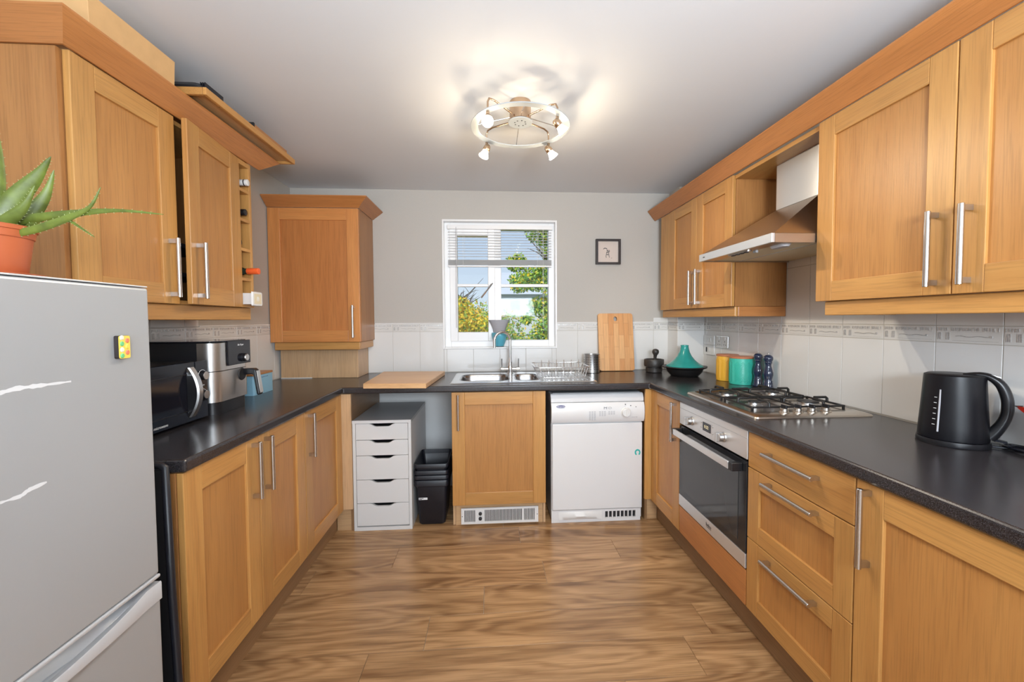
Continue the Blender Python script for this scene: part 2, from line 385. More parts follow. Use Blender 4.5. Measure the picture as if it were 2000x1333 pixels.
# ------------------------------------------------------------------ floor planks
floor = struct('floor', MB().box(XW0 - 0.05, XW1 + 0.05, YR - 0.05, YB + 0.05, -0.05, -0.0045), 'grout')
joints = {0: [0.165, 1.37, -1.04], 1: [-0.54, 0.71], 2: [0.272, 1.47, -0.93], 3: [-0.043, 1.16, -1.24], 4: [-0.28, 0.92], 5: [-0.494, 0.79], 6: [0.48, -0.72]}
plank_edges = [2.582 - 0.1915*k for k in range(-4, 27)]
plank_cache = {}
for k in range(-4, 26):
    y1 = 2.582 - 0.1915*k; y0 = y1 - 0.1915
    if y1 > YB: y1 = YB
    if y0 >= YB - 0.005: continue
    js = sorted(joints.get(k, [((k*0.531) % 1.2) - 0.6, ((k*0.531) % 1.2) + 0.6]))
    xs = [XW0] + [j for j in js if XW0 + 0.06 < j < XW1 - 0.06] + [XW1]
    for a, b_ in zip(xs[:-1], xs[1:]):
        g = 0.0007
        part('plank', MB().box(a + g, b_ - g, y0 + g, y1 - g, -0.0045, 0.0), 'floor_oak', floor, bevel=0.0006, seg=1)

# ------------------------------------------------------------------ walls
wb = MB()
wb.box(XW0 - 0.1, WX0, YB, YB + 0.20, 0, ZC).box(WX1, XW1 + 0.1, YB, YB + 0.20, 0, ZC)
wb.box(WX0, WX1, YB, YB + 0.20, 0, WZ0).box(WX0, WX1, YB, YB + 0.20, WZ1, ZC)
wall_back = struct('wall_back', wb, 'wall_paint')
wall_left = struct('wall_left', MB().box(XW0 - 0.1, XW0, YR, YB, 0, ZC), 'wall_paint')
wall_right = struct('wall_right', MB().box(XW1, XW1 + 0.1, YR, YB, 0, ZC), 'wall_paint')
ceiling = struct('ceiling', MB().box(XW0 - 0.1, XW1 + 0.1, YR - 0.1, YB + 0.2, ZC, ZC + 0.1), 'ceiling_paint')
wr = MB(); wr.box(XW0 - 0.1, -1.0, YR - 0.1, YR, 0, ZC).box(1.3, XW1 + 0.1, YR - 0.1, YR, 0, ZC)
wr.box(-1.0, 1.3, YR - 0.1, YR, 0, 0.35).box(-1.0, 1.3, YR - 0.1, YR, 2.3, ZC)  # opening left for the assumed window
wall_rear = struct('wall_rear', wr, 'wall_paint')
wf = MB(); 
for x in (-1.0, 0.12, 1.24): wf.box(x, x + 0.06, YR - 0.08, YR - 0.02, 0.35, 2.3)
wf.box(-1.0, 1.3, YR - 0.08, YR - 0.02, 0.35, 0.41).box(-1.0, 1.3, YR - 0.08, YR - 0.02, 2.24, 2.3)
assumed_rear_window = struct('assumed_rear_window', wf, 'upvc')  # unseen window frame, assumed and added to go with the rear fill light
part('closing_panel', MB().box(-1.0, 1.3, YR - 0.12, YR - 0.1, 0.3, 2.33), 'wall_white', assumed_rear_window)  # unseen panel added behind the frame, closes the room against the sun
BX, BY = 1.445, 3.10
boxing = struct('wall_corner_boxing', MB().box(BX, XW1, BY, YB, 0, ZC), 'wall_paint')
# paint line behind the base units is white plaster
part('plaster_patch', MB().box(-0.88, -0.26, YB - 0.003, YB, 0, WTB), 'wall_white', wall_back)

# tiles: a tile is one object, copies share mesh data
TILE = {}
def tile_mesh(wd, ht, kind='gloss_tile'):
    key = (round(wd, 3), round(ht, 3), kind)
    if key not in TILE:
        TILE[key] = MB().box(0, key[0], -TH, 0, 0, key[1]).mesh('tile', kind)
    return TILE[key]
def relief_mesh(wd, x_from=0.0, x_to=9.0):
    key = ('r', round(wd, 3), round(x_from, 3))
    if key in TILE: return TILE[key]
    mb = MB(); q = random.Random(3); y = -TH
    x = 0.004
    while x < 0.199:
        ww = q.choice((0.0045, 0.006, 0.0075)); 
        if x - x_from > 0.002 and x + ww - x_from < wd - 0.002 and q.random() > 0.14:
            mb.box(x - x_from, x + ww - 0.0015 - x_from, y - 0.0016, y, 0.041 + q.uniform(0, 0.002), 0.053)
        x += ww + q.choice((0.001, 0.002))
    for a, b_ in ((0.006, 0.020), (0.034, 0.048)):
        xx = a
        while xx < b_:
            if xx - x_from > 0.002 and xx + 0.004 - x_from < wd - 0.002:
                mb.box(xx - x_from, xx + 0.0035 - x_from, y - 0.0014, y, 0.010, 0.036)
            xx += 0.0047
    pts = [(0.066 + 0.0085*i - x_from, y - 0.0016, 0.023 + 0.0018*math.sin(i*0.95)) for i in range(13)]
    pts = [p for p in pts if 0.003 < p[0] < wd - 0.006]
    if len(pts) > 2:
        mb.tube(pts, 0.0013, 5)
        if x_to >= 0.17: mb.lathe([(0.0045, -0.002), (0.004, 0.0025)], (min(pts[-1][0] + 0.003, wd - 0.006), y, 0.0235), 8, axis=(0, -1, 0))
    # thin frame lines of the panel
    for (a, b_, c, d) in ((0.056, 0.190, 0.0072, 0.0082), (0.056, 0.190, 0.0385, 0.0392)):
        a2, b2 = max(a - x_from, 0.002), min(b_ - x_from, wd - 0.002)
        if b2 > a2: mb.box(a2, b2, y - 0.0006, y, c, d)
    TILE[key] = mb.mesh('relief', 'relief_silver') if mb.v else None
    return TILE[key]
def put_tile(parent, me, face, u, z, name='tile'):
    """face: ('y', y0, +1) faces -Y starting at x=u ; ('x-', x0) faces -X running towards -Y from y=u ; ('x+', x0) faces +X from y=u"""
    o = bpy.data.objects.new(name, me); C.objects.link(o); o.parent = parent
    off = origin(parent)
    if face[0] == 'y': o.location = Vector((u, face[1], z)) - off
    elif face[0] == 'x-': o.location = Vector((face[1], u, z)) - off; o.rotation_euler[2] = R(-90)
    else: o.location = Vector((face[1], u, z)) - off; o.rotation_euler[2] = R(90)
    if name == 'tile' or name == 'border_tile':
        md = o.modifiers.new('edge', 'BEVEL'); md.width = 0.0012; md.segments = 2
    ORG[o.name] = Vector((0, 0, 0)); return o
def tile_row(parent, face, us, z0, z1, g=0.0011, border=False, phase=None):
    """us: increasing positions measured along the tile's local x"""
    for i, (a, b_) in enumerate(zip(us[:-1], us[1:])):
        a, b_ = a + g, b_ - g
        if b_ - a < 0.012: continue
        u = a if face[0] != 'x-' else -a
        o = put_tile(parent, tile_mesh(b_ - a, z1 - z0 - 2*g, 'border_tile' if border else 'gloss_tile'), face, u, z0 + g, 'border_tile' if border else 'tile')
        if border:
            full = 0.2087
            xf = max(0.0, full - (b_ - a) - 0.003) if (i == 0 and b_ - a < 0.19) else 0.0
            rm = relief_mesh(b_ - a, xf, b_ - a + xf)
            if rm:
                r_ = bpy.data.objects.new('relief', rm); C.objects.link(r_); r_.parent = o
def strip_line(name, parent, x0, x1, y0, y1, z0, z1, mat='upvc'):
    return part(name, MB().box(x0, x1, y0, y1, z0, z1), mat, parent, bevel=0.0015)
ZT0, ZT1, ZB1, ZU1, ZU2 = WTZ + 0.003, 1.233, 1.295, 1.600, 1.905
def cols(a, b_, start, pitch):
    xs = [start + pitch*k for k in range(-20, 21)]
    return [a] + [x for x in xs if a + 0.012 < x < b_ - 0.012] + [b_]
colsb = lambda a, b_: cols(a, b_, -0.765, 0.2087)
F = ('y', YB)
tile_row(wall_back, F, colsb(-0.955, WX0 - 0.006), ZT0, ZT1); tile_row(wall_back, F, colsb(-0.955, WX0 - 0.006), ZT1, ZB1, border=True)
tile_row(wall_back, F, colsb(WX0 - 0.006, WX1 + 0.006), ZT0, WZ0 - 0.012)
tile_row(wall_back, F, colsb(WX1 + 0.006, BX), ZT0, ZT1); tile_row(wall_back, F, colsb(WX1 + 0.006, BX), ZT1, ZB1, border=True)
tile_row(wall_back, F, [1.32, BX], ZB1, 1.335)
part('grout_bed', MB().box(-0.955, WX0 - 0.006, YB - 0.002, YB, WTZ, ZB1).box(WX1 + 0.006, BX, YB - 0.002, YB, WTZ, ZB1).box(WX0 - 0.006, WX1 + 0.006, YB - 0.002, YB, WTZ, WZ0 - 0.012), 'grout', wall_back)
strip_line('tile_edge_trim', wall_back, -0.90, WX0 - 0.006, YB - 0.007, YB, ZB1, ZB1 + 0.006); strip_line('tile_edge_trim', wall_back, WX1 + 0.006, 1.32, YB - 0.007, YB, ZB1, ZB1 + 0.006)
# boxing faces
tile_row(boxing, ('x-', BX), [-YB, -BY], ZT0, ZT1); tile_row(boxing, ('x-', BX), [-YB, -BY], ZT1, ZB1, border=True); tile_row(boxing, ('x-', BX), [-YB, -BY], ZB1, 1.42)
tile_row(boxing, ('y', BY), [BX - TH, XW1], ZT0, ZT1); tile_row(boxing, ('y', BY), [BX - TH, XW1], ZT1, ZB1, border=True); tile_row(boxing, ('y', BY), [BX - TH, XW1], ZB1, 1.42)
# right wall (local x runs towards -Y, so positions are -y)
cr_ = [-BY] + sorted(-(1.222 + 0.2037*k) for k in range(-4, 9 + 1) if 1.222 + 0.2037*k < BY - 0.02) + [-0.42]
cr_ = sorted(cr_)
FR = ('x-', XW1)
tile_row(wall_right, FR, cr_, ZT0, ZT1); tile_row(wall_right, FR, cr_, ZT1, ZB1, border=True); tile_row(wall_right, FR, cr_, ZB1, ZU1)
hood_c = [c for c in cr_ if -2.25 < c < -1.62]; hood_c = [-2.245] + [c for c in hood_c if c > -2.22] + [-1.6]
tile_row(wall_right, FR, hood_c, ZU1, ZU2)
part('grout_bed', MB().box(XW1 - 0.002, XW1, 0.42, BY, WTZ, ZU1).box(XW1 - 0.002, XW1, 1.6, 2.245, ZU1, ZU2), 'grout', wall_right)
# left wall
cl_ = cols(1.25, YB, 2.355, 0.2087)
FL = ('x+', XW0)
tile_row(wall_left, FL, cl_, ZT0, ZT1); tile_row(wall_left, FL, cl_, ZT1, ZB1, border=True)
tile_row(wall_left, FL, cols(1.25, 2.245, 2.355, 0.2087), ZB1, 1.42)
part('grout_bed', MB().box(XW0, XW0 + 0.002, 1.25, YB, WTZ, ZB1), 'grout', wall_left)
strip_line('tile_edge_trim', wall_left, XW0, XW0 + 0.007, 2.245, YB, ZB1, ZB1 + 0.006)

# ------------------------------------------------------------------ window
win = MB()
FY = 3.335
fw_ = 0.055
win_o = struct('window_1', MB().box(WX0, WX0 + 0.048, FY, FY + 0.07, WZ0, WZ1).box(WX1 - 0.048, WX1, FY, FY + 0.07, WZ0, WZ1)
               .box(WX0 + 0.048, WX1 - 0.048, FY, FY + 0.07, WZ0, WZ0 + 0.052).box(WX0 + 0.048, WX1 - 0.048, FY, FY + 0.07, WZ1 - 0.05, WZ1).box(0.030, 0.086, FY, FY + 0.07, WZ0 + 0.05, WZ1 - 0.05), 'upvc', bevel=0.003)
# opening sash (left) with its own frame
s0, s1, sz0, sz1 = WX0 + 0.042, 0.036, WZ0 + 0.046, WZ1 - 0.045
sash = part('sash', MB().box(s0, s0 + 0.060, FY - 0.016, FY + 0.05, sz0, sz1).box(s1 - 0.056, s1, FY - 0.016, FY + 0.05, sz0, sz1)
            .box(s0 + 0.060, s1 - 0.056, FY - 0.016, FY + 0.05, sz0, sz0 + 0.073).box(s0 + 0.060, s1 - 0.056, FY - 0.016, FY + 0.05, sz1 - 0.06, sz1), 'upvc', win_o, bevel=0.004)
part('pane', MB().box(s0 + 0.05, s1 - 0.05, FY + 0.020, FY + 0.024, sz0 + 0.06, sz1 - 0.05), 'window_glass', sash)
part('glazing_bar', MB().box(s0 + 0.055, s1 - 0.055, FY + 0.002, FY + 0.038, 1.590, 1.612), 'upvc', sash, bevel=0.003)
part('pane', MB().box(0.080, WX1 - 0.045, FY + 0.030, FY + 0.034, WZ0 + 0.045, WZ1 - 0.045), 'window_glass', win_o)
part('glazing_bar', MB().box(0.084, WX1 - 0.046, FY + 0.012, FY + 0.05, 1.588, 1.612), 'upvc', win_o, bevel=0.003)
hd = part('window_handle', MB().box(0.008, 0.028, FY - 0.026, FY - 0.016, 1.585, 1.645).tube([(0.018, FY - 0.034, 1.618), (0.004, FY - 0.036, 1.600), (-0.075, FY - 0.036, 1.500)], 0.0065, 8), 'chrome', win_o, smooth=40, label='chrome window handle')
# reveal lining: white trim standing 6 mm proud around the opening
rv = MB(); e = 0.012
rv.box(WX0 - e, WX0 + 0.002, YB - 0.009, FY + 0.002, WZ0 - e, WZ1 + e).box(WX1 - 0.002, WX1 + e, YB - 0.009, FY + 0.002, WZ0 - e, WZ1 + e).box(WX0 + 0.002, WX1 - 0.002, YB - 0.009, FY + 0.002, WZ1 - 0.002, WZ1 + e)
part('reveal_trim', rv, 'upvc', win_o, bevel=0.002)
part('window_sill', MB().box(WX0 + 0.002, WX1 - 0.002, YB - 0.010, FY + 0.002, WZ0 - e, WZ0 + 0.0015), 'upvc', win_o, bevel=0.002)

# venetian blind
bl = thing('venetian_blind', (0.08, 3.30, 2.09), 'grey-white venetian blind, half raised over the kitchen window', 'blind')
part('head_rail', MB().box(-0.335, 0.498, 3.292, 3.328, 2.040, 2.072), 'upvc', bl, bevel=0.002)
b0, b1 = -0.332, 0.490
def slat(z, tilt, mat='slat_white'):
    y = 3.312; dy, dz = 0.0115*math.cos(tilt), 0.0115*math.sin(tilt)
    ring = [(y - dy, z - dz), (y, z + 0.0016), (y + dy, z + dz), (y, z + 0.0024)]
    part('slat', MB().prism(ring, 'x', b0, b1), mat, bl, smooth=50)
for k in range(10): slat(2.020 - 0.0215*k, R(22))
for k in range(9): slat(1.800 - 0.0048*k, R(20))
part('bottom_rail', MB().box(b0, b1, 3.300, 3.324, 1.744, 1.756), 'slat_white', bl, bevel=0.002)
for x in (-0.215, 0.375):
    part('ladder_cord', MB().tube([(x, 3.2985, 2.04), (x, 3.2985, 1.756)], 0.0009, 5).tube([(x + 0.012, 3.326, 2.04), (x + 0.012, 3.326, 1.756)], 0.0009, 5), 'upvc', bl)
part('tilt_wand', MB().tube([(-0.268, 3.292, 2.055), (-0.270, 3.290, 1.62), (-0.270, 3.290, 1.262)], 0.0022, 6), 'frosted_plastic', bl, smooth=60)
for x, z in ((0.418, 1.25), (0.424, 1.215)):
    pc = part('pull_cord', MB().tube([(x, 3.291, 2.045), (x, 3.291, z + 0.02)], 0.0008, 5), 'upvc', bl)
    part('cord_tassel', MB().lathe([(0.002, 0.022), (0.005, 0.008), (0.0065, 0.0), (0.003, -0.004)], (x, 3.291, z), 10), 'stone_dark', pc, smooth=50)

# ------------------------------------------------------------------ outdoors
ground = part('ground', MB().box(-40, 40, 3.6, 60, -3.2, -3.0), 'ground_green'); ground['kind'] = 'structure'
def leaves(name, parent, blobs, n, mats, weights, size, seed, ymin=None):
    q = random.Random(seed); vs_ = []; fs = []; ms = []
    tot = sum(bb[3]**2 for bb in blobs)
    for (cx, cy, cz, rr) in blobs:
        for _ in range(int(n*rr*rr/tot)):
            d = Vector((q.gauss(0, 1), q.gauss(0, 1), q.gauss(0, 1))).normalized()*rr*(q.random()**0.45)
            c = Vector((cx, cy, cz)) + Vector((d.x, d.y, d.z*0.85))
            a = Vector((q.uniform(-1, 1), q.uniform(-1, 1), q.uniform(-1, 1))).normalized()
            b_ = a.orthogonal().normalized(); b_.rotate(Matrix.Rotation(q.uniform(0, 6.28), 3, a)); s_ = size*q.uniform(0.6, 1.3)
            i = len(vs_); t = b_.cross(a)*s_*0.12
            vs_ += [tuple(c - a*s_), tuple(c + b_*s_*0.5 + t), tuple(c + a*s_), tuple(c - b_*s_*0.5 + t)]
            fs += [(i, i + 1, i + 2, i + 3)]; ms.append(q.choices(range(len(mats)), weights)[0])
    me = bpy.data.meshes.new(name); off = origin(parent)
    me.from_pydata([tuple(Vector(p) - off) for p in vs_], [], fs)
    for mn in mats: me.materials.append(MAT[mn])
    me.polygons.foreach_set('material_index', ms)
    o = bpy.data.objects.new(name, me); C.objects.link(o); o.parent = parent; o['kind'] = 'stuff'; return o
def branches(name, parent, base, top, n, spread, seed, r0=0.08):
    q = random.Random(seed); mb = MB(); base, top = Vector(base), Vector(top)
    mb.tube([base, base.lerp(top, 0.5) + Vector((0.1, 0, 0)), top], [r0, r0*0.7, r0*0.25], 8)
    for i in range(n):
        t = q.uniform(0.45, 1.0); p = base.lerp(top, t); d = Vector((q.uniform(-1, 1), q.uniform(-0.6, 0.6), q.uniform(0.2, 1.0))).normalized()*spread*q.uniform(0.5, 1)
        k = p + d*0.5 + Vector((q.uniform(-.1, .1), 0, q.uniform(-.1, .1)))
        mb.tube([p, k, p + d], [r0*0.3, r0*0.18, r0*0.05], 5)
        for j in range(3):
            e2 = Vector((q.uniform(-1, 1), q.uniform(-.5, .5), q.uniform(0, 1)))*spread*0.35
            mb.tube([k, k + e2*0.6 + Vector((0, 0, 0.03)), k + e2], [r0*0.12, r0*0.08, r0*0.03], 4)
    return part(name, mb, 'bark', parent, smooth=60)
def tree(label, base, top, blobs, n, mats, weights, size, seed, nb=14, spread=0.9, r0=0.08, group=None):
    t = thing('tree', base, label, 'tree', group)
    branches('trunk', t, base, top, nb, spread, seed, r0); leaves('foliage', t, blobs, n, mats, weights, size, seed + 50)
    return t
tree('yellow autumn tree seen through the left window panes', (-0.62, 8.2, -3.0), (-0.52, 8.2, 1.75),
     [(-0.95, 8.2, 0.7, 0.7), (-0.45, 8.1, 1.05, 0.62), (-0.2, 8.4, 0.5, 0.55), (-0.7, 8.0, 1.45, 0.42), (-1.2, 8.2, 1.3, 0.5), (-0.6, 8.2, 0.1, 0.9)], 22000,
     ['leaf_yellow', 'leaf_gold', 'leaf_lime', 'leaf_green'], [6, 3, 3, 1], 0.036, 3, 16, 0.7)
tree('leafy green tree with dark branches filling the right edge of the window', (1.55, 7.0, -3.0), (1.25, 7.0, 3.3),
     [(1.35, 7.0, 2.6, 0.55), (1.15, 7.0, 2.05, 0.42), (0.75, 7.1, 2.02, 0.26), (1.25, 7.2, 1.45, 0.42), (0.5, 7.0, 1.95, 0.22), (1.3, 6.9, 0.8, 0.5), (0.62, 7.1, 1.33, 0.13), (0.95, 7.0, 2.9, 0.4), (0.45, 7.1, 2.3, 0.2), (0.85, 7.2, 1.55, 0.22), (1.0, 7.0, 1.1, 0.35), (0.7, 7.1, 0.75, 0.3)], 20000,
     ['leaf_lime', 'leaf_green', 'leaf_yellow', 'leaf_dark'], [6, 5, 2, 2], 0.032, 11, 26, 1.1, 0.10)
tree('low mixed green and gold shrub below the added white building shape', (0.5, 10.2, -3.0), (0.55, 10.2, 0.7),
     [(0.1, 10.2, 0.25, 0.8), (0.8, 10.2, 0.4, 0.7), (1.5, 10.3, 0.3, 0.85), (0.4, 10.2, -0.5, 1.0), (1.3, 10.2, -0.5, 1.0), (0.3, 10.2, 0.9, 0.35)], 26000,
     ['leaf_green', 'leaf_dark', 'leaf_lime', 'leaf_rust', 'leaf_yellow'], [6, 3, 4, 1, 2], 0.040, 23, 8, 0.5)
tree('tall pale tree with thin twigs against the sky behind the others', (-1.6, 13, -3.0), (-1.1, 13, 2.3),
     [(-1.3, 13, 1.4, 0.9), (-0.4, 13, 1.2, 0.9), (0.3, 13, 1.0, 0.8)], 5000, ['leaf_lime', 'leaf_green', 'leaf_gold'], [3, 3, 2], 0.05, 31, 30, 1.4)
hs = thing('reflection_house', (1.3, 21, -3), 'pale building shape added outside for a white reflection in the pane', 'reflection_house')  # building shape added for what is a white reflection in the pane
part('wall', MB().box(0.3, 3.4, 21, 26, -3, 2.65), 'render_white', hs)
part('roof', MB().prism([(20.7, 2.6), (26.3, 2.6), (23.5, 4.0)], 'x', 0.1, 3.6), 'render_white', hs)
part('window', MB().box(1.0, 1.5, 20.96, 21.02, 1.8, 2.3), 'ink_grey', hs)

# ------------------------------------------------------------------ shaker doors and drawers
def shaker(parent, loc, rotz, w_, h_, handle=None, hz=None, kind='door', fw=0.081, slab=False, warm=False):
    """local x: left to right as seen, front faces local -Y, z from 0"""
    loc = Vector(loc) - origin(parent)
    mv, mh, mp_ = ('warm_v', 'warm_h', 'warm_panel') if warm else ('oak_v', 'oak_h', 'oak_panel')
    if slab:
        d = part(kind, MB().box(0, w_, 0, 0.02, 0, h_), 'oak_h', parent, bevel=0.003, local=True, loc=loc, rotz=rotz)
    else:
        d = part(kind, MB().box(fw - 0.006, w_ - fw + 0.006, 0.0095, 0.0155, fw - 0.006, h_ - fw + 0.006), mp_, parent, local=True, loc=loc, rotz=rotz)
        part('stile', MB().box(0, fw, 0, 0.02, 0, h_), mv, d, bevel=0.0022, local=True)
        part('stile', MB().box(w_ - fw, w_, 0, 0.02, 0, h_), mv, d, bevel=0.0022, local=True)
        part('rail', MB().box(fw, w_ - fw, 0.0003, 0.02, 0, fw), mh, d, bevel=0.0022, local=True)
        part('rail', MB().box(fw, w_ - fw, 0.0003, 0.02, h_ - fw, h_), mh, d, bevel=0.0022, local=True)
    if handle in ('L', 'R'):
        x = 0.042 if handle == 'L' else w_ - 0.042; z0, z1 = hz
        hb = MB().lathe([(0.0068, 0), (0.0075, 0.0008), (0.0075, z1 - z0 - 0.0008), (0.0068, z1 - z0)], (x, -0.030, z0), 16)
        hb.box(x - 0.006, x + 0.006, -0.028, 0.0, z0 + 0.004, z0 + 0.020).box(x - 0.006, x + 0.006, -0.028, 0.0, z1 - 0.020, z1 - 0.004)
        part('handle', hb, 'handle_steel', d, smooth=35, local=True)
    elif handle == 'H':
        x0, x1 = hz[0]; z = hz[1]
        hb = MB().lathe([(0.0068, 0), (0.0075, 0.0008), (0.0075, x1 - x0 - 0.0008), (0.0068, x1 - x0)], (x0, -0.030, z), 16, axis=(1, 0, 0))
        hb.box(x0 + 0.004, x0 + 0.020, -0.028, 0, z - 0.006, z + 0.006).box(x1 - 0.020, x1 - 0.004, -0.028, 0, z - 0.006, z + 0.006)
        part('handle', hb, 'handle_steel', d, smooth=35, local=True)
    return d
G = 0.002
def panels(t, x0, x1, y0, y1, z0, z1, th=0.016, back=None, skip=()):
    """five boards of a carcass open towards the door side"""
    sy = [('side_panel', (x0, x1, y0, y0 + th, z0, z1)), ('side_panel', (x0, x1, y1 - th, y1, z0, z1))] if back in ('-x', '+x') else \
         [('side_panel', (x0, x0 + th, y0, y1, z0, z1)), ('side_panel', (x1 - th, x1, y0, y1, z0, z1))]
    for nme, bx in sy: part(nme, MB().box(*bx), 'oak_shaded_v', t, bevel=0.0008, seg=1)
    if back in ('-x', '+x'): iy0, iy1, ix0, ix1 = y0 + th, y1 - th, x0, x1
    else: iy0, iy1, ix0, ix1 = y0, y1, x0 + th, x1 - th
    if 'b' not in skip: part('bottom_panel', MB().box(ix0, ix1, iy0, iy1, z0, z0 + th), 'oak_y', t)
    if 't' not in skip: part('top_panel', MB().box(ix0, ix1, iy0, iy1, z1 - th, z1), 'oak_y', t)
    bb = {'-x': (ix0, ix0 + 0.006, iy0, iy1), '+x': (ix1 - 0.006, ix1, iy0, iy1), '+y': (ix0, ix1, iy1 - 0.006, iy1)}[back]
    part('back_panel', MB().box(*bb, z0 + th, z1 - (0 if 't' in skip else th)), 'oak_v', t)

DZ0, DZ1 = 0.145, 0.869
DH = DZ1 - DZ0
HZ = (DH - 0.235, DH - 0.012)
rL, rR = R(90), R(-90)
# left base units
t = thing('base_cabinet', (-1.2, 1.68, 0.145), 'oak double-door base cabinet under the microwave, next to the fridge', 'cabinet')
panels(t, XW0 + 0.01, XL - 0.021, 1.280, 2.086, DZ0, WTB - 0.002, back='-x')
shaker(t, (XL, 1.282, DZ0), rL, 0.400, DH, 'R', HZ); shaker(t, (XL, 1.686, DZ0), rL, 0.398, DH, 'L', HZ)
t = thing('base_cabinet', (-1.2, 2.34, 0.145), 'oak single-door base cabinet at the left corner by the white drawer unit', 'cabinet')
panels(t, XW0 + 0.01, XL - 0.021, 2.089, 2.588, DZ0, WTB - 0.002, back='-x')
shaker(t, (XL, 2.090, DZ0), rL, 0.496, DH, 'L', HZ)
part('corner_post', MB().box(XL - 0.019, -0.868, 2.592, 2.612, DZ0, WTB - 0.002), 'pale_v', t, bevel=0.002)
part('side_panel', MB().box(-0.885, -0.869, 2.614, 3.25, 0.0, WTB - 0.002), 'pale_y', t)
# right base units
t = thing('base_cabinet', (1.3, 2.38, 0.145), 'narrow oak base cabinet between the tumble dryer corner and the oven', 'cabinet')
panels(t, XR + 0.021, XW1 - 0.01, 2.186, 2.584, DZ0, WTB - 0.002, back='+x')
shaker(t, (XR, 2.582, DZ0), rR, 0.394, DH, 'R', HZ)
part('corner_post', MB().box(0.994, XR + 0.019, 2.590, 2.610, DZ0, WTB - 0.002), 'oak_v', t, bevel=0.002)
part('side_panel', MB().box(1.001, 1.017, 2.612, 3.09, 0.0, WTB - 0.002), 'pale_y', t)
t = thing('drawer_cabinet', (1.3, 1.33, 0.145), 'oak three-drawer base cabinet right of the oven', 'cabinet')
panels(t, XR + 0.021, XW1 - 0.01, 1.091, 1.580, DZ0, WTB - 0.002, back='+x')
hx = (0.125, 0.375)
shaker(t, (XR, 1.579, 0.728), rR, 0.487, DZ1 - 0.728, 'H', ((0.122, 0.365), 0.088), 'drawer', slab=True)
shaker(t, (XR, 1.579, 0.440), rR, 0.487, 0.285, 'H', ((0.122, 0.365), 0.262), 'drawer', fw=0.068)
shaker(t, (XR, 1.579, 0.145), rR, 0.487, 0.292, 'H', ((0.122, 0.365), 0.262), 'drawer', fw=0.068)
t = thing('base_cabinet', (1.3, 0.79, 0.145), 'large oak base cabinet nearest the viewer on the right, below the kettle', 'cabinet')
panels(t, XR + 0.021, XW1 - 0.01, 0.49, 1.089, DZ0, WTB - 0.002, back='+x')
shaker(t, (XR, 1.087, DZ0), rR, 0.596, DH, 'L', HZ)
# sink unit
t = thing('sink_cabinet', (0.05, 2.9, 0.145), 'oak single-door cabinet under the sink with a plinth heater', 'cabinet')
panels(t, -0.252, 0.346, YD + 0.021, YB - 0.03, DZ0, WTB - 0.002, back='+y', skip='t')
shaker(t, (-0.250, YD, DZ0), 0, 0.594, DH, 'L', HZ)
part('side_panel', MB().box(-0.252, -0.236, YD + 0.05, YB - 0.03, 0.0, 0.143), 'pale_v', t); part('side_panel', MB().box(0.330, 0.346, YD + 0.04, YB - 0.03, 0.0, 0.143), 'pale_v', t)

# plinths
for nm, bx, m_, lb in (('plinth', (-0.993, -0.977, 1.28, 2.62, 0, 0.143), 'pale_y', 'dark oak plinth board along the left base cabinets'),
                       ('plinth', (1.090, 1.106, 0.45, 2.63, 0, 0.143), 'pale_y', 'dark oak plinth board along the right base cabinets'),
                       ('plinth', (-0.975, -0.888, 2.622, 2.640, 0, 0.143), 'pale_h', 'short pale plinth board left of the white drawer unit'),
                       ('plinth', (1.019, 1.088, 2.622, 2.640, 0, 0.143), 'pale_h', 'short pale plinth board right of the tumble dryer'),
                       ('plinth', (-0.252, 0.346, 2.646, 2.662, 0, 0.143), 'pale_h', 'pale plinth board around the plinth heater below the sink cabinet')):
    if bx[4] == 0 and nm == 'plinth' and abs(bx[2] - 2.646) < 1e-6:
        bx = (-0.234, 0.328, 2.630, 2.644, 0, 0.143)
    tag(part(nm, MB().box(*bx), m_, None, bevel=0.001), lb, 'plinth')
# plinth heater
ht = thing('plinth_heater', (0.05, 2.626, 0.06), 'white slotted kickspace heater with two black knobs under the sink', 'heater')
part('backing', MB().box(-0.196, 0.294, 2.620, 2.628, 0.020, 0.112), 'dark_slot', ht)
gm = MB(); hy0, hy1 = 2.609, 2.619
gm.box(-0.199, 0.297, hy0, hy1, 0.015, 0.027).box(-0.199, 0.297, hy0, hy1, 0.105, 0.117)
gm.box(-0.199, -0.178, hy0, hy1, 0.027, 0.105).box(0.276, 0.297, hy0, hy1, 0.027, 0.105).box(-0.107, -0.048, hy0, hy1, 0.027, 0.105).box(0.194, 0.206, hy0, hy1, 0.027, 0.105)
def bars(a, b_, n_):
    p = (b_ - a)/n_
    for i in range(n_): gm.box(a + p*i + p*0.58, a + p*(i + 1), hy0, hy1, 0.027, 0.105)
bars(-0.178, -0.107, 8); bars(-0.048, 0.194, 27); bars(0.206, 0.276, 8)
g_ = part('grille', gm, 'white_plastic', ht); g_['kind'] = 'stuff'
for z in (0.082, 0.050):
    part('knob', MB().lathe([(0.0115, 0), (0.0105, 0.008), (0.004, 0.009)], (-0.077, 2.609, z), 20, axis=(0, -1, 0)), 'black_plastic', ht, smooth=40)
for x in (-0.192, 0.290): part('screw', MB().lathe([(0.003, 0), (0.002, 0.001)], (x, 2.609, 0.066), 8, axis=(0, -1, 0)), 'dark_slot', ht)

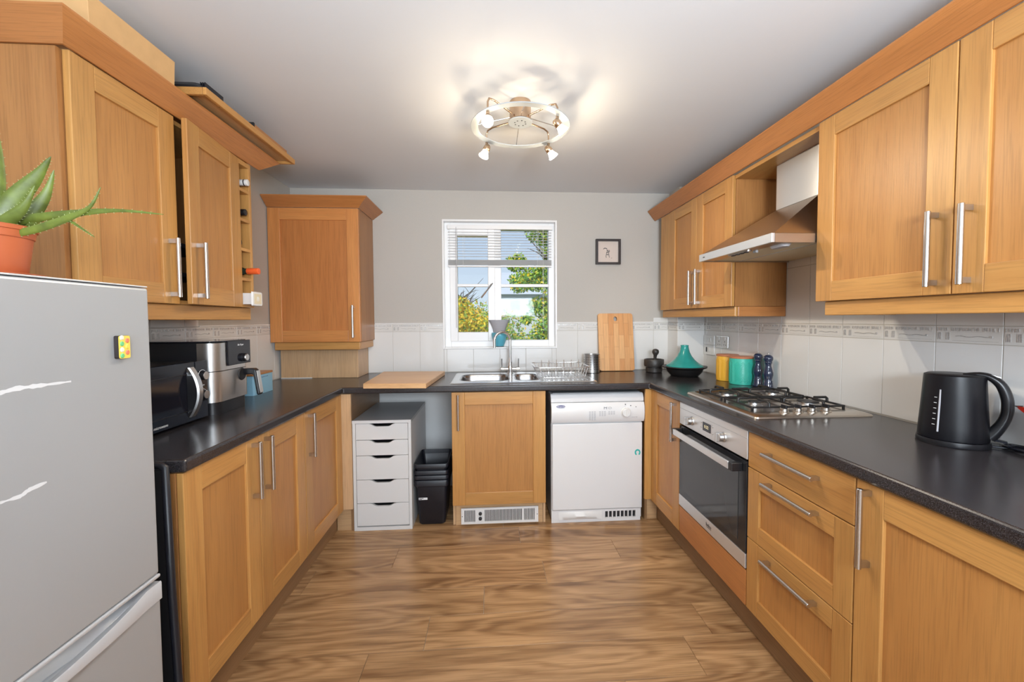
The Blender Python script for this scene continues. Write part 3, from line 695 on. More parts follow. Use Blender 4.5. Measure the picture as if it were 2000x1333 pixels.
# ------------------------------------------------------------------ worktop with sink cut-out
U = [(XW0 + 0.002, 1.273), (XLw, 1.273), (XLw, YDw), (XRw, YDw), (XRw, 0.43), (XW1 - 0.0055, 0.43), (XW1 - 0.0055, BY - 0.006), (BX - 0.006, BY - 0.006), (BX - 0.006, YB - 0.006), (XW0 + 0.002, YB - 0.006)]
wt = MB().prism(U, 'z', WTB, WTZ)
c1 = MB().prism(rrect(-0.222, 0.345, 2.735, 3.085, 0.03), 'z', WTB - 0.05, WTZ + 0.05)
me = cut(wt, 'laminate', [c1], 'worktop')
wk = part('worktop', me, 'laminate', None, bevel=0.009, seg=3)
tag(wk, 'dark speckled laminate worktop running round three sides of the kitchen', 'worktop')
part('joint_strip', MB().box(XRw - 0.004, XRw + 0.004, YDw - 0.0015, YDw - 0.0002, WTB + 0.003, WTZ - 0.006), 'ink_grey', wk)

# ------------------------------------------------------------------ sink
sk = thing('sink', (0.2, 2.9, 0.912), 'stainless steel one-and-a-half bowl sink with ribbed drainer', 'sink')
sp = MB().loft([[(x, y, WTZ + 0.0002) for x, y in rrect(-0.268, 0.700, 2.655, 3.175, 0.02)], [(x, y, WTZ + 0.0035) for x, y in rrect(-0.264, 0.696, 2.659, 3.171, 0.02)], [(x, y, WTZ + 0.006) for x, y in rrect(-0.256, 0.688, 2.667, 3.163, 0.02)]])
cs = [MB().prism(rrect(-0.208, 0.122, 2.745, 3.060, 0.07, 8), 'z', 0.8, 1.0), MB().prism(rrect(0.170, 0.328, 2.750, 3.050, 0.05, 8), 'z', 0.8, 1.0),
      MB().prism(rrect(0.362, 0.672, 2.700, 3.135, 0.02, 4), 'z', WTZ + 0.004, 1.0)]
me = cut(sp, 'sink_steel', cs, 'sink_top'); part('sink_top', shift_mesh(me, ORG[sk.name]), 'sink_steel', sk, local=True)
def bowl(x0, x1, y0, y1, r, depth, rim=True):
    mb = MB(); Z = WTZ + 0.006; rings = []
    for (ins, z, rr) in ((-0.009, Z + 0.0002, r + 0.009), (-0.006, Z + 0.002, r + 0.006), (0.0, Z - 0.001, r), (0.005, Z - 0.02, r), (0.010, Z - depth*0.8, r), (0.03, Z - depth, r*0.8), (0.08, Z - depth - 0.004, r*0.5)):
        rings.append([(x, y, z) for x, y in rrect(x0 + ins, x1 - ins, y0 + ins, y1 - ins, max(rr - max(ins, 0), 0.004), 8)])
    mb.loft(rings, 0, False, True); return mb
part('bowl', bowl(-0.208, 0.122, 2.745, 3.060, 0.07, 0.14), 'bowl_steel', sk, smooth=50)
part('bowl', bowl(0.170, 0.328, 2.750, 3.050, 0.05, 0.10), 'bowl_steel', sk, smooth=50)
part('plug_hole', MB().lathe([(0.04, 0.0), (0.036, 0.003), (0.02, 0.0015)], (-0.043, 2.90, WTZ - 0.1375), 20), 'chrome', sk, smooth=50)
rg = MB()
for k in range(9): rg.tube([(0.385 + 0.033*k, 2.73, WTZ + 0.004), (0.385 + 0.033*k, 3.10, WTZ + 0.004)], 0.0035, 6)
o = part('drainer_ribs', rg, 'sink_steel', sk, smooth=60); o['kind'] = 'stuff'
# tap
tp = thing('mixer_tap', (0.144, 3.115, 0.918), 'chrome swan-neck mixer tap with two lever handles', 'tap')
TX, TY = 0.144, 3.118
part('tap_body', MB().lathe([(0.026, 0), (0.026, 0.004), (0.020, 0.008), (0.019, 0.060), (0.016, 0.064), (0.0155, 0.085), (0.012, 0.088)], (TX, TY, 0.918), 24), 'chrome', tp, smooth=35)
pts = [(TX, TY, 1.0), (TX, TY, 1.12), (TX, TY, 1.162)]
for k in range(1, 13):
    a = math.pi*k/12.5; pts.append((TX - 0.060*(1 - math.cos(a)), TY - 0.020*(1 - math.cos(a)), 1.162 + 0.070*math.sin(a)))
pts.append((TX - 0.119, TY - 0.040, 1.115))
part('spout', MB().tube(pts, 0.0105, 16), 'chrome', tp, smooth=60)
part('valve', MB().lathe([(0.013, -0.072), (0.0145, -0.070), (0.0145, -0.045), (0.011, -0.043), (0.011, 0.043), (0.0145, 0.045), (0.0145, 0.070), (0.013, 0.072)], (TX, TY, 0.952), 20, axis=(1, 0, 0)), 'chrome', tp, smooth=35)
for sgn in (-1, 1):
    part('lever', MB().tube([(TX + sgn*0.062, TY, 0.962), (TX + sgn*0.063, TY - 0.004, 1.0), (TX + sgn*0.063, TY - 0.008, 1.03)], [0.0045, 0.005, 0.0055], 10), 'chrome', tp, smooth=60)

# dish rack
dr = thing('dish_rack', (0.49, 2.92, 0.919), 'chrome wire dish rack standing empty on the sink drainer', 'dish rack')
ZR, Z0 = 0.998, 0.926
def ring_pts(x0, x1, y0, y1, r, z, n=4): return [(x, y, z) for x, y in rrect(x0, x1, y0, y1, r, n)]
part('rim', MB().tube(ring_pts(0.297, 0.676, 2.760, 3.095, 0.035, ZR), 0.003, 8, closed=True), 'chrome', dr, smooth=60)
part('base_ring', MB().tube(ring_pts(0.335, 0.650, 2.790, 3.055, 0.03, Z0), 0.0025, 8, closed=True), 'chrome', dr, smooth=60)
for i in range(14):
    t_ = i/13.0; xa, xb = 0.325 + 0.325*t_, 0.350 + 0.285*t_
    part('wire', MB().tube([(xa, 2.760, ZR), (xb, 2.788, Z0 - 0.003), (xb, 2.80, Z0 - 0.005), (xb, 3.045, Z0 - 0.005), (xb, 3.058, Z0 - 0.003), (xa, 3.095, ZR)], 0.0014, 6), 'chrome', dr, smooth=60)
for i in range(4):
    for xe, xbse in ((0.298, 0.334), (0.675, 0.651)):
        yy = 2.82 + 0.07*i
        part('wire', MB().tube([(xe, yy, ZR), (xbse, yy, Z0)], 0.0014, 6), 'chrome', dr, smooth=60)
for i in range(6):
    x = 0.352 + 0.054*i
    part('plate_prong', MB().tube([(x, 2.90, Z0), (x, 2.905, Z0 + 0.06), (x + 0.008, 2.93, Z0 + 0.108), (x + 0.016, 2.955, Z0 + 0.06), (x + 0.016, 2.96, Z0)], 0.0016, 6), 'chrome', dr, smooth=60)

# utensil pot
ut = thing('utensil_pot', (0.778, 3.14, WTZ), 'perforated stainless steel cutlery pot behind the dish rack', 'utensil pot')
part('cup', MB().lathe([(0.058, 0.0), (0.061, 0.003), (0.061, 0.139), (0.0625, 0.142), (0.0595, 0.142), (0.0590, 0.006), (0.001, 0.005)], (0.778, 3.14, WTZ + 0.0005), 40), 'brushed_steel', ut, smooth=40)
hm = MB()
for row in range(6):
    for k in range(26):
        if k % 4 == 3: continue
        a = 2*math.pi*k/26; 
        hm.lathe([(0.0032, 0), (0.0030, 0.0004)], (0.778 + 0.0608*math.cos(a), 3.14 + 0.0608*math.sin(a), WTZ + 0.030 + row*0.018), 7, axis=(math.cos(a), math.sin(a), 0))
o = part('holes', hm, 'dark_slot', ut); o['kind'] = 'stuff'

# leaning chopping board
cb = MB(); rr_ = rrect(0.0, 0.283, 0.0, 0.46, 0.022)
me = cut(MB().prism(rr_, 'y', -0.018, 0.0), 'stave_board', [MB().prism([(0.142 + 0.014*math.cos(a/12*6.2832), 0.415 + 0.018*math.sin(a/12*6.2832)) for a in range(12)], 'y', -0.05, 0.05)], 'chopping_board')
cbo = part('chopping_board', me, 'stave_board', None, local=True, bevel=0.003)
cbo.location = (0.853, 3.205, WTZ + 0.001); cbo.rotation_euler = (R(-8.5), 0, R(-1))
tag(cbo, 'upright wooden stave chopping board leaning on the tiles', 'chopping board')
# bread board on the left of the sink
bb = MB().prism([(-0.772, 2.530), (-0.392, 2.500), (-0.345, 3.10), (-0.800, 3.12)], 'z', WTZ + 0.0005, WTZ + 0.031)
bo = part('bread_board', bb, 'beech_x', None, bevel=0.003); tag(bo, 'thick flat pale wooden board lying on the worktop left of the sink', 'chopping board')

# mortar and pestle
mo = thing('mortar_and_pestle', (1.258, 3.105, WTZ), 'dark stone mortar with its pestle standing in it', 'mortar')
part('mortar', MB().lathe([(0.054, 0), (0.060, 0.004), (0.062, 0.034), (0.058, 0.038), (0.058, 0.042), (0.071, 0.046), (0.074, 0.055), (0.074, 0.098), (0.072, 0.101), (0.064, 0.101), (0.058, 0.06), (0.001, 0.03)], (1.258, 3.105, WTZ + 0.0005), 40), 'stone_dark', mo, smooth=40)
part('pestle', MB().lathe([(0.018, 0), (0.020, 0.01), (0.014, 0.03), (0.011, 0.075), (0.014, 0.095), (0.024, 0.112), (0.026, 0.124), (0.021, 0.138), (0.008, 0.144)], (1.258, 3.10, WTZ + 0.038), 24, axis=(0.05, -0.08, 1)), 'stone_dark', mo, smooth=60)
# tagine
tg = thing('tagine', (1.398, 2.885, WTZ), 'teal conical tagine with a black cast iron base in the corner', 'tagine')
c = (1.395, 2.885, WTZ + 0.0005)
part('dish', MB().lathe([(0.088, 0), (0.094, 0.003), (0.118, 0.030), (0.126, 0.052), (0.150, 0.062), (0.153, 0.067), (0.150, 0.071), (0.128, 0.069), (0.122, 0.066), (0.10, 0.030), (0.001, 0.02)], c, 56), 'iron', tg, smooth=40)
for a in (0, math.pi): part('lug', MB().box(c[0] + math.cos(a)*0.150 - 0.008, c[0] + math.cos(a)*0.150 + 0.008, c[1] - 0.03, c[1] + 0.03, c[2] + 0.060, c[2] + 0.070), 'iron', tg, bevel=0.003)
part('cone_lid', MB().lathe([(0.126, 0.067), (0.128, 0.072), (0.122, 0.078), (0.098, 0.092), (0.070, 0.116), (0.050, 0.142), (0.036, 0.170), (0.029, 0.195), (0.026, 0.212), (0.028, 0.219), (0.027, 0.2215), (0.022, 0.221), (0.019, 0.212), (0.001, 0.205)], c, 56), 'teal_glaze', tg, smooth=50)

# storage tins with embossed chevrons
def tin(cx, cy, r, h, mat, label):
    t = thing('storage_tin', (cx, cy, WTZ), label, 'canister', None)
    part('tin', MB().lathe([(r - 0.002, 0), (r, 0.002), (r, h - 0.002), (r - 0.001, h)], (cx, cy, WTZ + 0.0005), 48), mat, t, smooth=40)
    ch = MB(); N = 14
    for row in range(12):
        for k in range(N*2):
            a0 = 2*math.pi*k/(N*2); a1 = 2*math.pi*(k + 1)/(N*2); z = 0.014 + row*(h - 0.040)/12
            za, zb = (z, z + 0.016) if k % 2 == 0 else (z + 0.016, z)
            P = lambda a, zz: (cx + (r + 0.0002)*math.cos(a), cy + (r + 0.0002)*math.sin(a), WTZ + zz)
            ch.tube([P(a0, za), P((a0 + a1)/2, (za + zb)/2), P(a1, zb)], 0.0013, 4)
    o = part('embossing', ch, mat, t, smooth=60); o['kind'] = 'stuff'
    part('lid', MB().lathe([(r + 0.001, 0), (r + 0.002, 0.002), (r + 0.002, 0.009), (r - 0.002, 0.012), (0.001, 0.0125)], (cx, cy, WTZ + h + 0.0005), 48), 'copper_lid', t, smooth=40)
tin(1.577, 2.648, 0.068, 0.162, 'yellow_tin', 'mustard yellow embossed storage tin with a copper lid')
tin(1.576, 2.492, 0.070, 0.162, 'teal_tin', 'turquoise embossed storage tin with a copper lid')
# mills
MP = [(0.028, 0), (0.030, 0.003), (0.030, 0.012), (0.026, 0.016), (0.0275, 0.022), (0.0245, 0.027), (0.026, 0.034), (0.023, 0.040), (0.0245, 0.047), (0.020, 0.054), (0.022, 0.066), (0.0265, 0.083), (0.0265, 0.098), (0.020, 0.120), (0.0155, 0.138), (0.017, 0.150), (0.021, 0.156), (0.018, 0.160), (0.0215, 0.166), (0.0255, 0.178), (0.0235, 0.190), (0.014, 0.199), (0.004, 0.201)]
def mill(cx, cy, label):
    t = thing('pepper_mill', (cx, cy, WTZ), label, 'mill', 'blue turned mills beside the hob')
    part('body', MB().lathe(MP, (cx, cy, WTZ + 0.0005), 32), 'mill_blue', t, smooth=70)
    part('finial', MB().lathe([(0.004, 0), (0.003, 0.004), (0.006, 0.008), (0.006, 0.011), (0.002, 0.014)], (cx, cy, WTZ + 0.2), 16), 'brushed_steel', t, smooth=60)
mill(1.612, 2.385, 'glossy navy turned mill standing beside the turquoise tin')
mill(1.598, 2.273, 'glossy navy turned mill standing nearer the hob, second from the turquoise tin')

# ------------------------------------------------------------------ hob
hb = thing('gas_hob', (1.33, 1.9, WTZ), 'four-burner stainless gas hob with black pan supports', 'hob')
HX0, HX1, HY0, HY1 = 1.078, 1.598, 1.603, 2.205
part('hob_top', MB().loft([[(x, y, WTZ + 0.0004) for x, y in rrect(HX0, HX1, HY0, HY1, 0.015)], [(x, y, WTZ + 0.007) for x, y in rrect(HX0 + 0.003, HX1 - 0.003, HY0 + 0.003, HY1 - 0.003, 0.015)],
     [(x, y, WTZ + 0.013) for x, y in rrect(HX0 + 0.018, HX1 - 0.018, HY0 + 0.018, HY1 - 0.018, 0.015)], [(x, y, WTZ + 0.014) for x, y in rrect(HX0 + 0.026, HX1 - 0.026, HY0 + 0.07, HY1 - 0.026, 0.015)],
     [(x, y, WTZ + 0.0085) for x, y in rrect(HX0 + 0.036, HX1 - 0.036, HY0 + 0.085, HY1 - 0.036, 0.015)]]), 'hob_steel', hb, smooth=30)
HZT = WTZ + 0.0085
burn = [(1.22, 2.055, 0.034), (1.21, 1.815, 0.022), (1.465, 2.05, 0.028), (1.46, 1.80, 0.040)]
for (bx, by, br) in burn:
    bq = part('burner', MB().lathe([(br + 0.016, 0), (br + 0.016, 0.005), (br + 0.002, 0.007), (br, 0.016), (br - 0.004, 0.017), (0.001, 0.017)], (bx, by, HZT), 28), 'brushed_steel', hb, smooth=35)
    part('burner_cap', MB().lathe([(br + 0.003, 0), (br + 0.004, 0.002), (br + 0.002, 0.006), (0.001, 0.0075)], (bx, by, HZT + 0.017), 28), 'iron', bq, smooth=35)
ZS = WTZ + 0.046
def grate(y0, y1):
    g = part('pan_support', MB().box(1.128, 1.138, y0, y1, ZS - 0.026, ZS - 0.018).box(1.548, 1.558, y0, y1, ZS - 0.026, ZS - 0.018).box(1.138, 1.548, y0, y0 + 0.009, ZS - 0.026, ZS - 0.018)
             .box(1.138, 1.548, y1 - 0.009, y1, ZS - 0.026, ZS - 0.018).box(1.338, 1.348, y0, y1, ZS - 0.026, ZS - 0.018), 'iron', hb, bevel=0.002)
    for x in (1.133, 1.553):
        for y in (y0 + 0.005, y1 - 0.005): part('foot', MB().box(x - 0.004, x + 0.004, y - 0.004, y + 0.004, HZT, ZS - 0.026), 'iron', g)
    for (cx_, cy_) in [(b_[0], b_[1]) for b_ in burn if y0 < b_[1] < y1]:
        for a in range(4):
            dx, dy = (1, 0) if a == 0 else (-1, 0) if a == 1 else (0, 1) if a == 2 else (0, -1)
            ex = {1: (1.133 if cx_ < 1.34 else 1.343), -1: 0}
            if dx: xe = (1.553 if cx_ > 1.34 else 1.343) if dx > 0 else (1.133 if cx_ < 1.34 else 1.343); ye = cy_
            else: xe = cx_; ye = y1 - 0.005 if dy > 0 else y0 + 0.005
            xi, yi = cx_ + dx*0.030, cy_ + dy*0.030
            part('finger', MB().tube([(xe, ye, ZS - 0.022), (xe, ye, ZS - 0.006), (xe + (xi - xe)*0.12, ye + (yi - ye)*0.12, ZS), (xi, yi, ZS)], 0.0060, 8), 'iron', g, smooth=50)
grate(1.705, 1.925); grate(1.945, 2.165)
for k in range(4):
    x = 1.235 + 0.062*k
    kb = part('control_knob', MB().lathe([(0.021, 0), (0.021, 0.004), (0.017, 0.007), (0.0165, 0.018), (0.014, 0.020)], (x, 1.652, WTZ + 0.0125), 24), 'hob_steel', hb, smooth=35)
    part('grip', MB().box(x - 0.0035, x + 0.0035, 1.636, 1.668, WTZ + 0.026, WTZ + 0.046), 'black_plastic', kb, bevel=0.0015)

# ------------------------------------------------------------------ oven
ov = thing('oven', (1.3, 1.88, 0.29), 'built-in stainless electric oven with dark glass door below the hob', 'oven')
OX = XR - 0.002; OY0, OY1 = 1.584, 2.181
part('body', MB().box(OX + 0.030, 1.58, OY0 + 0.01, OY1 - 0.01, 0.300, WTB - 0.003), 'dark_slot', ov)
part('control_panel', MB().box(OX, OX + 0.028, OY0, OY1, 0.752, WTB - 0.002), 'oven_steel', ov, bevel=0.002)
part('panel_trim', MB().box(OX - 0.0015, OX - 0.0001, OY0 + 0.002, OY1 - 0.002, 0.838, 0.8395), 'ink_grey', ov)
for y in (2.045, 1.752):
    kb = part('control_knob', MB().lathe([(0.023, 0), (0.022, 0.007), (0.019, 0.009), (0.018, 0.026), (0.016, 0.028)], (OX, y, 0.797), 28, axis=(-1, 0, 0)), 'brushed_steel', ov, smooth=35)
    part('grip', MB().box(OX - 0.040, OX - 0.010, y - 0.005, y + 0.005, 0.776, 0.818), 'brushed_steel', kb, bevel=0.002)
dp = part('display', MB().box(OX - 0.002, OX, 1.862, 1.932, 0.781, 0.822), 'black_gloss', ov)
text('lettering', '0:32', 0.022, 'display_glow', dp, (OX - 0.0026, 1.897, 0.802), (R(90), 0, R(-90)))
for y, z in ((1.948, 0.818), (1.948, 0.792), (1.846, 0.818), (1.846, 0.785)):
    part('button', MB().lathe([(0.0055, 0), (0.005, 0.003)], (OX, y, z), 16, axis=(-1, 0, 0)), 'brushed_steel', ov, smooth=40)
dd = part('door', MB().box(OX, OX + 0.026, OY0 + 0.001, OY1 - 0.001, 0.362, 0.742), 'oven_glass_frame', ov, bevel=0.001)
part('glass', MB().box(OX - 0.0015, OX - 0.0001, OY0 + 0.055, OY1 - 0.045, 0.395, 0.690), 'oven_glass', dd)
part('lower_trim', MB().box(OX - 0.001, OX + 0.026, OY0 + 0.001, OY1 - 0.001, 0.300, 0.360), 'oven_steel', dd, bevel=0.0015)
hx_ = OX - 0.048
hn = part('handle', MB().box(hx_, hx_ + 0.010, OY0 + 0.055, OY1 - 0.020, 0.695, 0.727), 'oven_steel', dd, bevel=0.003)
for y in (OY0 + 0.042, OY1 - 0.020): part('handle_bracket', MB().box(hx_ + 0.0005, OX, y - 0.013, y + 0.013, 0.693, 0.728), 'black_plastic', dd, bevel=0.003)
lt = text('lettering', 'beko', 0.024, 'ink', dd, (OX - 0.0014, 1.868, 0.334), (R(90), 0, R(-90)))
part('underline', MB().box(OX - 0.0016, OX - 0.0011, 1.845, 1.888, 0.3215, 0.3235), 'ink', dd)
# filler drawer below oven
tag(part('filler_panel', MB().box(XR, XR + 0.02, OY0, OY1, 0.145, 0.292), 'cornice_y', None, bevel=0.003), 'plain orange oak filler board below the oven', 'panel')

# ------------------------------------------------------------------ tumble dryer
dy = thing('tumble_dryer', (0.69, 2.9, 0), 'white freestanding tumble dryer under the worktop right of the sink cabinet', 'tumble dryer')
DX0, DX1, DYF, DYB = 0.385, 0.985, 2.622, 3.20
part('cabinet_body', MB().box(DX0, DX1, DYF + 0.004, DYB, 0.012, 0.812), 'white_enamel', dy, bevel=0.006)
ld = MB().prism([(DYF - 0.012, 0.790), (DYF - 0.010, 0.812), (DYF + 0.002, 0.835), (DYF + 0.012, 0.842), (DYB, 0.842), (DYB, 0.790)], 'x', DX0 - 0.004, DX1 + 0.006)
part('lid', ld, ['white_enamel'], dy, bevel=0.002)
part('lid_top', MB().box(DX0 + 0.012, DX1 - 0.012, DYF + 0.022, DYB - 0.01, 0.8421, 0.846), 'grey_top', dy, bevel=0.001)
cp = [(DYF - 0.012, 0.786), (DYF - 0.026, 0.760), (DYF - 0.030, 0.720), (DYF - 0.026, 0.680), (DYF - 0.014, 0.657), (DYF + 0.004, 0.657), (DYF + 0.004, 0.786)]
cpo = part('control_panel', MB().prism(cp, 'x', DX0 - 0.003, DX1 + 0.008), 'white_enamel', dy, bevel=0.003, smooth=40)
part('dial', MB().lathe([(0.034, 0), (0.033, 0.004), (0.029, 0.006), (0.027, 0.018), (0.024, 0.021), (0.001, 0.021)], (0.866, DYF - 0.029, 0.722), 36, axis=(0, -1, 0)), 'white_plastic', cpo, smooth=35)
part('dial_grip', MB().box(0.862, 0.870, DYF - 0.058, DYF - 0.049, 0.698, 0.746), 'white_plastic', cpo, bevel=0.002)
lo = part('logo_oval', MB().lathe([(0.029, 0), (0.029, 0.001)], (0, 0, 0), 32, axis=(0, -1, 0)), 'logo_blue', cpo, local=True)
lo.location = Vector((0.443, DYF - 0.0285, 0.766)) - origin(cpo); lo.scale = (1, 1, 0.30); lo.rotation_euler = (R(-22), 0, 0)
text('lettering', 'Hotpoint', 0.014, 'white_ink', cpo, (0.443, DYF - 0.0305, 0.766), (R(68), 0, 0), shear=0.3)
for i, (x, z) in enumerate(((0.865, 0.772), (0.900, 0.764), (0.934, 0.755))):
    part('indicator', MB().lathe([(0.0035, 0), (0.003, 0.002)], (x, DYF - 0.025, z), 10, axis=(0, -1, 0)), 'ink', cpo)
pm = MB()
for bx_, cols_, rows_ in ((0.626, 3, 7), (0.692, 3, 4), (0.752, 3, 3)):
    for i in range(cols_):
        for j in range(rows_): pm.box(bx_ + i*0.016, bx_ + i*0.016 + 0.010, DYF - 0.0308, DYF - 0.0298, 0.727 - j*0.0085, 0.731 - j*0.0085)
for x in (0.722, 0.738): pm.box(x, x + 0.004, DYF - 0.0305, DYF - 0.0295, 0.744, 0.760)
pm.box(0.722, 0.742, DYF - 0.0305, DYF - 0.0295, 0.753, 0.757)
pm.tube([(0.762 + 0.011*math.cos(a*0.628), DYF - 0.0298, 0.752 + 0.006*math.sin(a*0.628)) for a in range(10)], 0.0009, 4, closed=True)
o = part('printing', pm, 'ink_grey', cpo); o['kind'] = 'stuff'
text('lettering', 'sensor dry', 0.009, 'ink_grey', cpo, (0.925, DYF - 0.0275, 0.690), (R(95), 0, 0))
part('door', MB().box(DX0 + 0.004, DX1 - 0.002, DYF - 0.014, DYF + 0.003, 0.082, 0.650), 'white_enamel', dy, bevel=0.006)
kick_cut = [MB().box(0.738 + 0.0262*k, 0.738 + 0.0262*k + 0.019, DYF - 0.02, DYF + 0.02, 0.022, 0.066) for k in range(8)]
me = cut(MB().box(DX0 - 0.002, DX1 - 0.012, DYF - 0.010, DYF + 0.002, 0.0, 0.080), 'white_enamel', kick_cut, 'kick_panel')
part('kick_panel', shift_mesh(me, ORG[dy.name]), 'white_enamel', dy, local=True)
part('vent_backing', MB().box(0.73, 0.955, DYF + 0.0025, DYF + 0.0035, 0.015, 0.075), 'dark_slot', dy)
fl = MB(); 
fr_ = [[(x, y - 0.0, z) for (x, y, z) in ((x_, DYF - 0.012, 0.072), (x_, DYF - 0.014 - 0.012*math.sin(math.pi*(x_ - 0.43)/0.285), 0.044), (x_, DYF - 0.016, 0.018 + 0.008*math.sin(math.pi*(x_ - 0.43)/0.285)), (x_, DYF - 0.0095, 0.018))] for x_ in [0.43 + 0.285*k/14 for k in range(15)]]
part('filter_flap', MB().loft(fr_), 'white_plastic', dy, smooth=50)
part('side_panel', MB().box(DX0 - 0.0015, DX0 - 0.0001, DYF + 0.012, DYB - 0.01, 0.02, 0.80), 'grey_top', dy)
stk = MB(); sr = []
for k in range(25):
    a = R(-58 + 12.5*k)
    sr.append([(0.951 + r_*math.cos(a)*0.9, y_, 0.452 + r_*math.sin(a)) for r_, y_ in ((0.0115, DYF - 0.0142), (0.0115, DYF - 0.0150), (0.0215, DYF - 0.0150), (0.0215, DYF - 0.0142))])
stk.loft(sr)
part('sticker', stk, 'teal_sticker', dy, label='round teal flame-shaped sticker')

# ------------------------------------------------------------------ white drawer unit
du = thing('drawer_unit', (-0.685, 2.9, 0), 'narrow white five-drawer unit with scooped grips under the worktop', 'drawer unit')
AX0, AX1, AY0, AY1, AH = -0.866, -0.506, 2.606, 3.18, 0.700
part('top_panel', MB().box(AX0, AX1, AY0, AY1, AH - 0.018, AH), 'grey_top', du, bevel=0.001)
part('front_edge', MB().box(AX0 - 0.0005, AX1 + 0.0005, AY0 - 0.0012, AY0 - 0.0001, AH - 0.0185, AH + 0.0003), 'drawer_white', du)
part('side_panel', MB().box(AX0, AX0 + 0.018, AY0, AY1, 0.0, AH - 0.018), 'drawer_white', du, bevel=0.001); part('side_panel', MB().box(AX1 - 0.018, AX1, AY0, AY1, 0.0, AH - 0.018), 'drawer_white', du, bevel=0.001)
part('bottom_panel', MB().box(AX0 + 0.018, AX1 - 0.018, AY0, AY1, 0.0, 0.022), 'drawer_white', du); part('back_panel', MB().box(AX0 + 0.018, AX1 - 0.018, AY1 - 0.006, AY1, 0.022, AH - 0.018), 'drawer_white', du)
dzs = [0.679, 0.574, 0.475, 0.322, 0.172, 0.026]
def dfront(z0, z1):
    x0, x1, cx = AX0 + 0.020, AX1 - 0.020, (AX0 + AX1)/2
    poly = [(x0, z0), (x1, z0), (x1, z1), (cx + 0.085, z1), (cx + 0.068, z1 - 0.004), (cx + 0.048, z1 - 0.016), (cx + 0.036, z1 - 0.019), (cx - 0.036, z1 - 0.019), (cx - 0.048, z1 - 0.016), (cx - 0.068, z1 - 0.004), (cx - 0.085, z1), (x0, z1)]
    return MB().prism(poly, 'y', AY0 + 0.002, AY0 + 0.020)
for a, b_ in zip(dzs[:-1], dzs[1:]):
    d = part('drawer', dfront(b_ + 0.003, a), 'drawer_white', du, bevel=0.001)
    part('drawer_box', MB().box(AX0 + 0.035, AX1 - 0.035, AY0 + 0.024, AY1 - 0.05, b_ + 0.006, a - 0.024), 'dark_slot', d)

# ------------------------------------------------------------------ stacked waste bins
for k in range(4):
    zt_ = 0.298 + k*0.0315 + (0.012 if k == 3 else 0); dk = 0.0006*k
    lab = ['black plastic bin with a small white sticker, bottom of the nested stack', 'black plastic bin nested second from the bottom of the stack', 'black plastic bin nested third from the bottom, under the top one', 'black plastic bin on top of the nested stack, its open inside visible'][k]
    t = thing('waste_bin', (-0.39, 2.78, 0.002), lab, 'bin', 'nested black waste bins')
    z0 = 0.002 + k*0.0315 + (0.012 if k == 3 else 0) if k else 0.002
    rings = []
    prof = [(0.030, z0), (0.024, z0 + 0.008), (0.010, zt_ - 0.030), (0.009, zt_ - 0.026), (-0.001, zt_ - 0.024), (-0.001, zt_ - 0.004), (0.001, zt_), (0.006, zt_), (0.009, zt_ - 0.022), (0.0335, z0 + 0.012)]
    if k == 0: prof = [(0.030, z0), (0.024, z0 + 0.008), (0.010, zt_ - 0.042), (0.002, zt_ - 0.040), (-0.001, zt_ - 0.036), (-0.001, zt_ - 0.004), (0.001, zt_), (0.006, zt_), (0.010, zt_ - 0.04), (0.0335, z0 + 0.012)]
    for ins, z in prof: rings.append([(x, y, z) for x, y in rrect(-0.498 + ins, -0.280 - ins, 2.628 + ins, 2.945 - ins, 0.022, 4)])
    # nested bins: each smaller inside
    sh = MB().loft(rings) if k == 0 else None
    if k:
        prof = [(0.012, zt_ - 0.060), (0.011, zt_ - 0.030), (0.0085, zt_ - 0.026), (-0.001, zt_ - 0.024), (-0.001, zt_ - 0.004), (0.001, zt_), (0.006, zt_), (0.009, zt_ - 0.026)]
        if k == 3: prof += [(0.018, zt_ - 0.10), (0.028, zt_ - 0.20)]; prof = [(0.032, zt_ - 0.204), (0.021, zt_ - 0.10)] + prof[1:]
        rings = [[(x, y, z) for x, y in rrect(-0.498 + i_, -0.280 - i_, 2.628 + i_, 2.945 - i_, 0.022, 4)] for i_, z in prof]
        sh = MB().loft(rings, 0, k == 3, k == 3)
    part('shell', sh, 'bin_black', t, smooth=35)
    if k == 0:
        lb_ = part('label', MB().box(-0.470, -0.415, 2.6395, 2.6402, 0.170, 0.184), 'white_ink', t, label='small white sticker')
        lb_.data.transform(Matrix.Translation((0, 0, 0)))
        pm = MB().box(-0.467, -0.44, 2.6388, 2.6394, 0.1775, 0.181).box(-0.467, -0.450, 2.6388, 2.6394, 0.172, 0.1748)
        part('printing', pm, 'ink', lb_)

# ------------------------------------------------------------------ wall units: right side
UZ0, UZ1 = 1.392, 2.110
UH = UZ1 - UZ0
UXR = 1.33
HU = (0.024, 0.248)
def wall_unit(y0, y1, label, doors, side='R', zb=None):
    t = thing('wall_cabinet', ((1.49 if side == 'R' else -1.36), (y0 + y1)/2, UZ0), label, 'cabinet')
    if side == 'R': panels(t, UXR + 0.022, XW1 - 0.006, y0, y1, UZ0, UZ1, back='+x')
    else: panels(t, XW0 + 0.006, UXL - 0.022, y0, y1, UZ0, UZ1, back='-x')
    return t
t = wall_unit(2.206, 3.000, 'oak double-door wall cabinet left of the extractor hood', None)
shaker(t, (UXR, 2.998, UZ0), rR, 0.394, UH, 'R', HU, fw=0.075); shaker(t, (UXR, 2.602, UZ0), rR, 0.394, UH, 'L', HU, fw=0.075)
part('filler_panel', MB().box(UXR + 0.004, UXR + 0.020, 3.002, 3.098 + 0.07, UZ0, UZ1), 'oak_v', t)
t = thing('wall_cabinet', (1.49, 1.1, UZ0), 'large oak double-door wall cabinet above the kettle, right of the hood', 'cabinet')
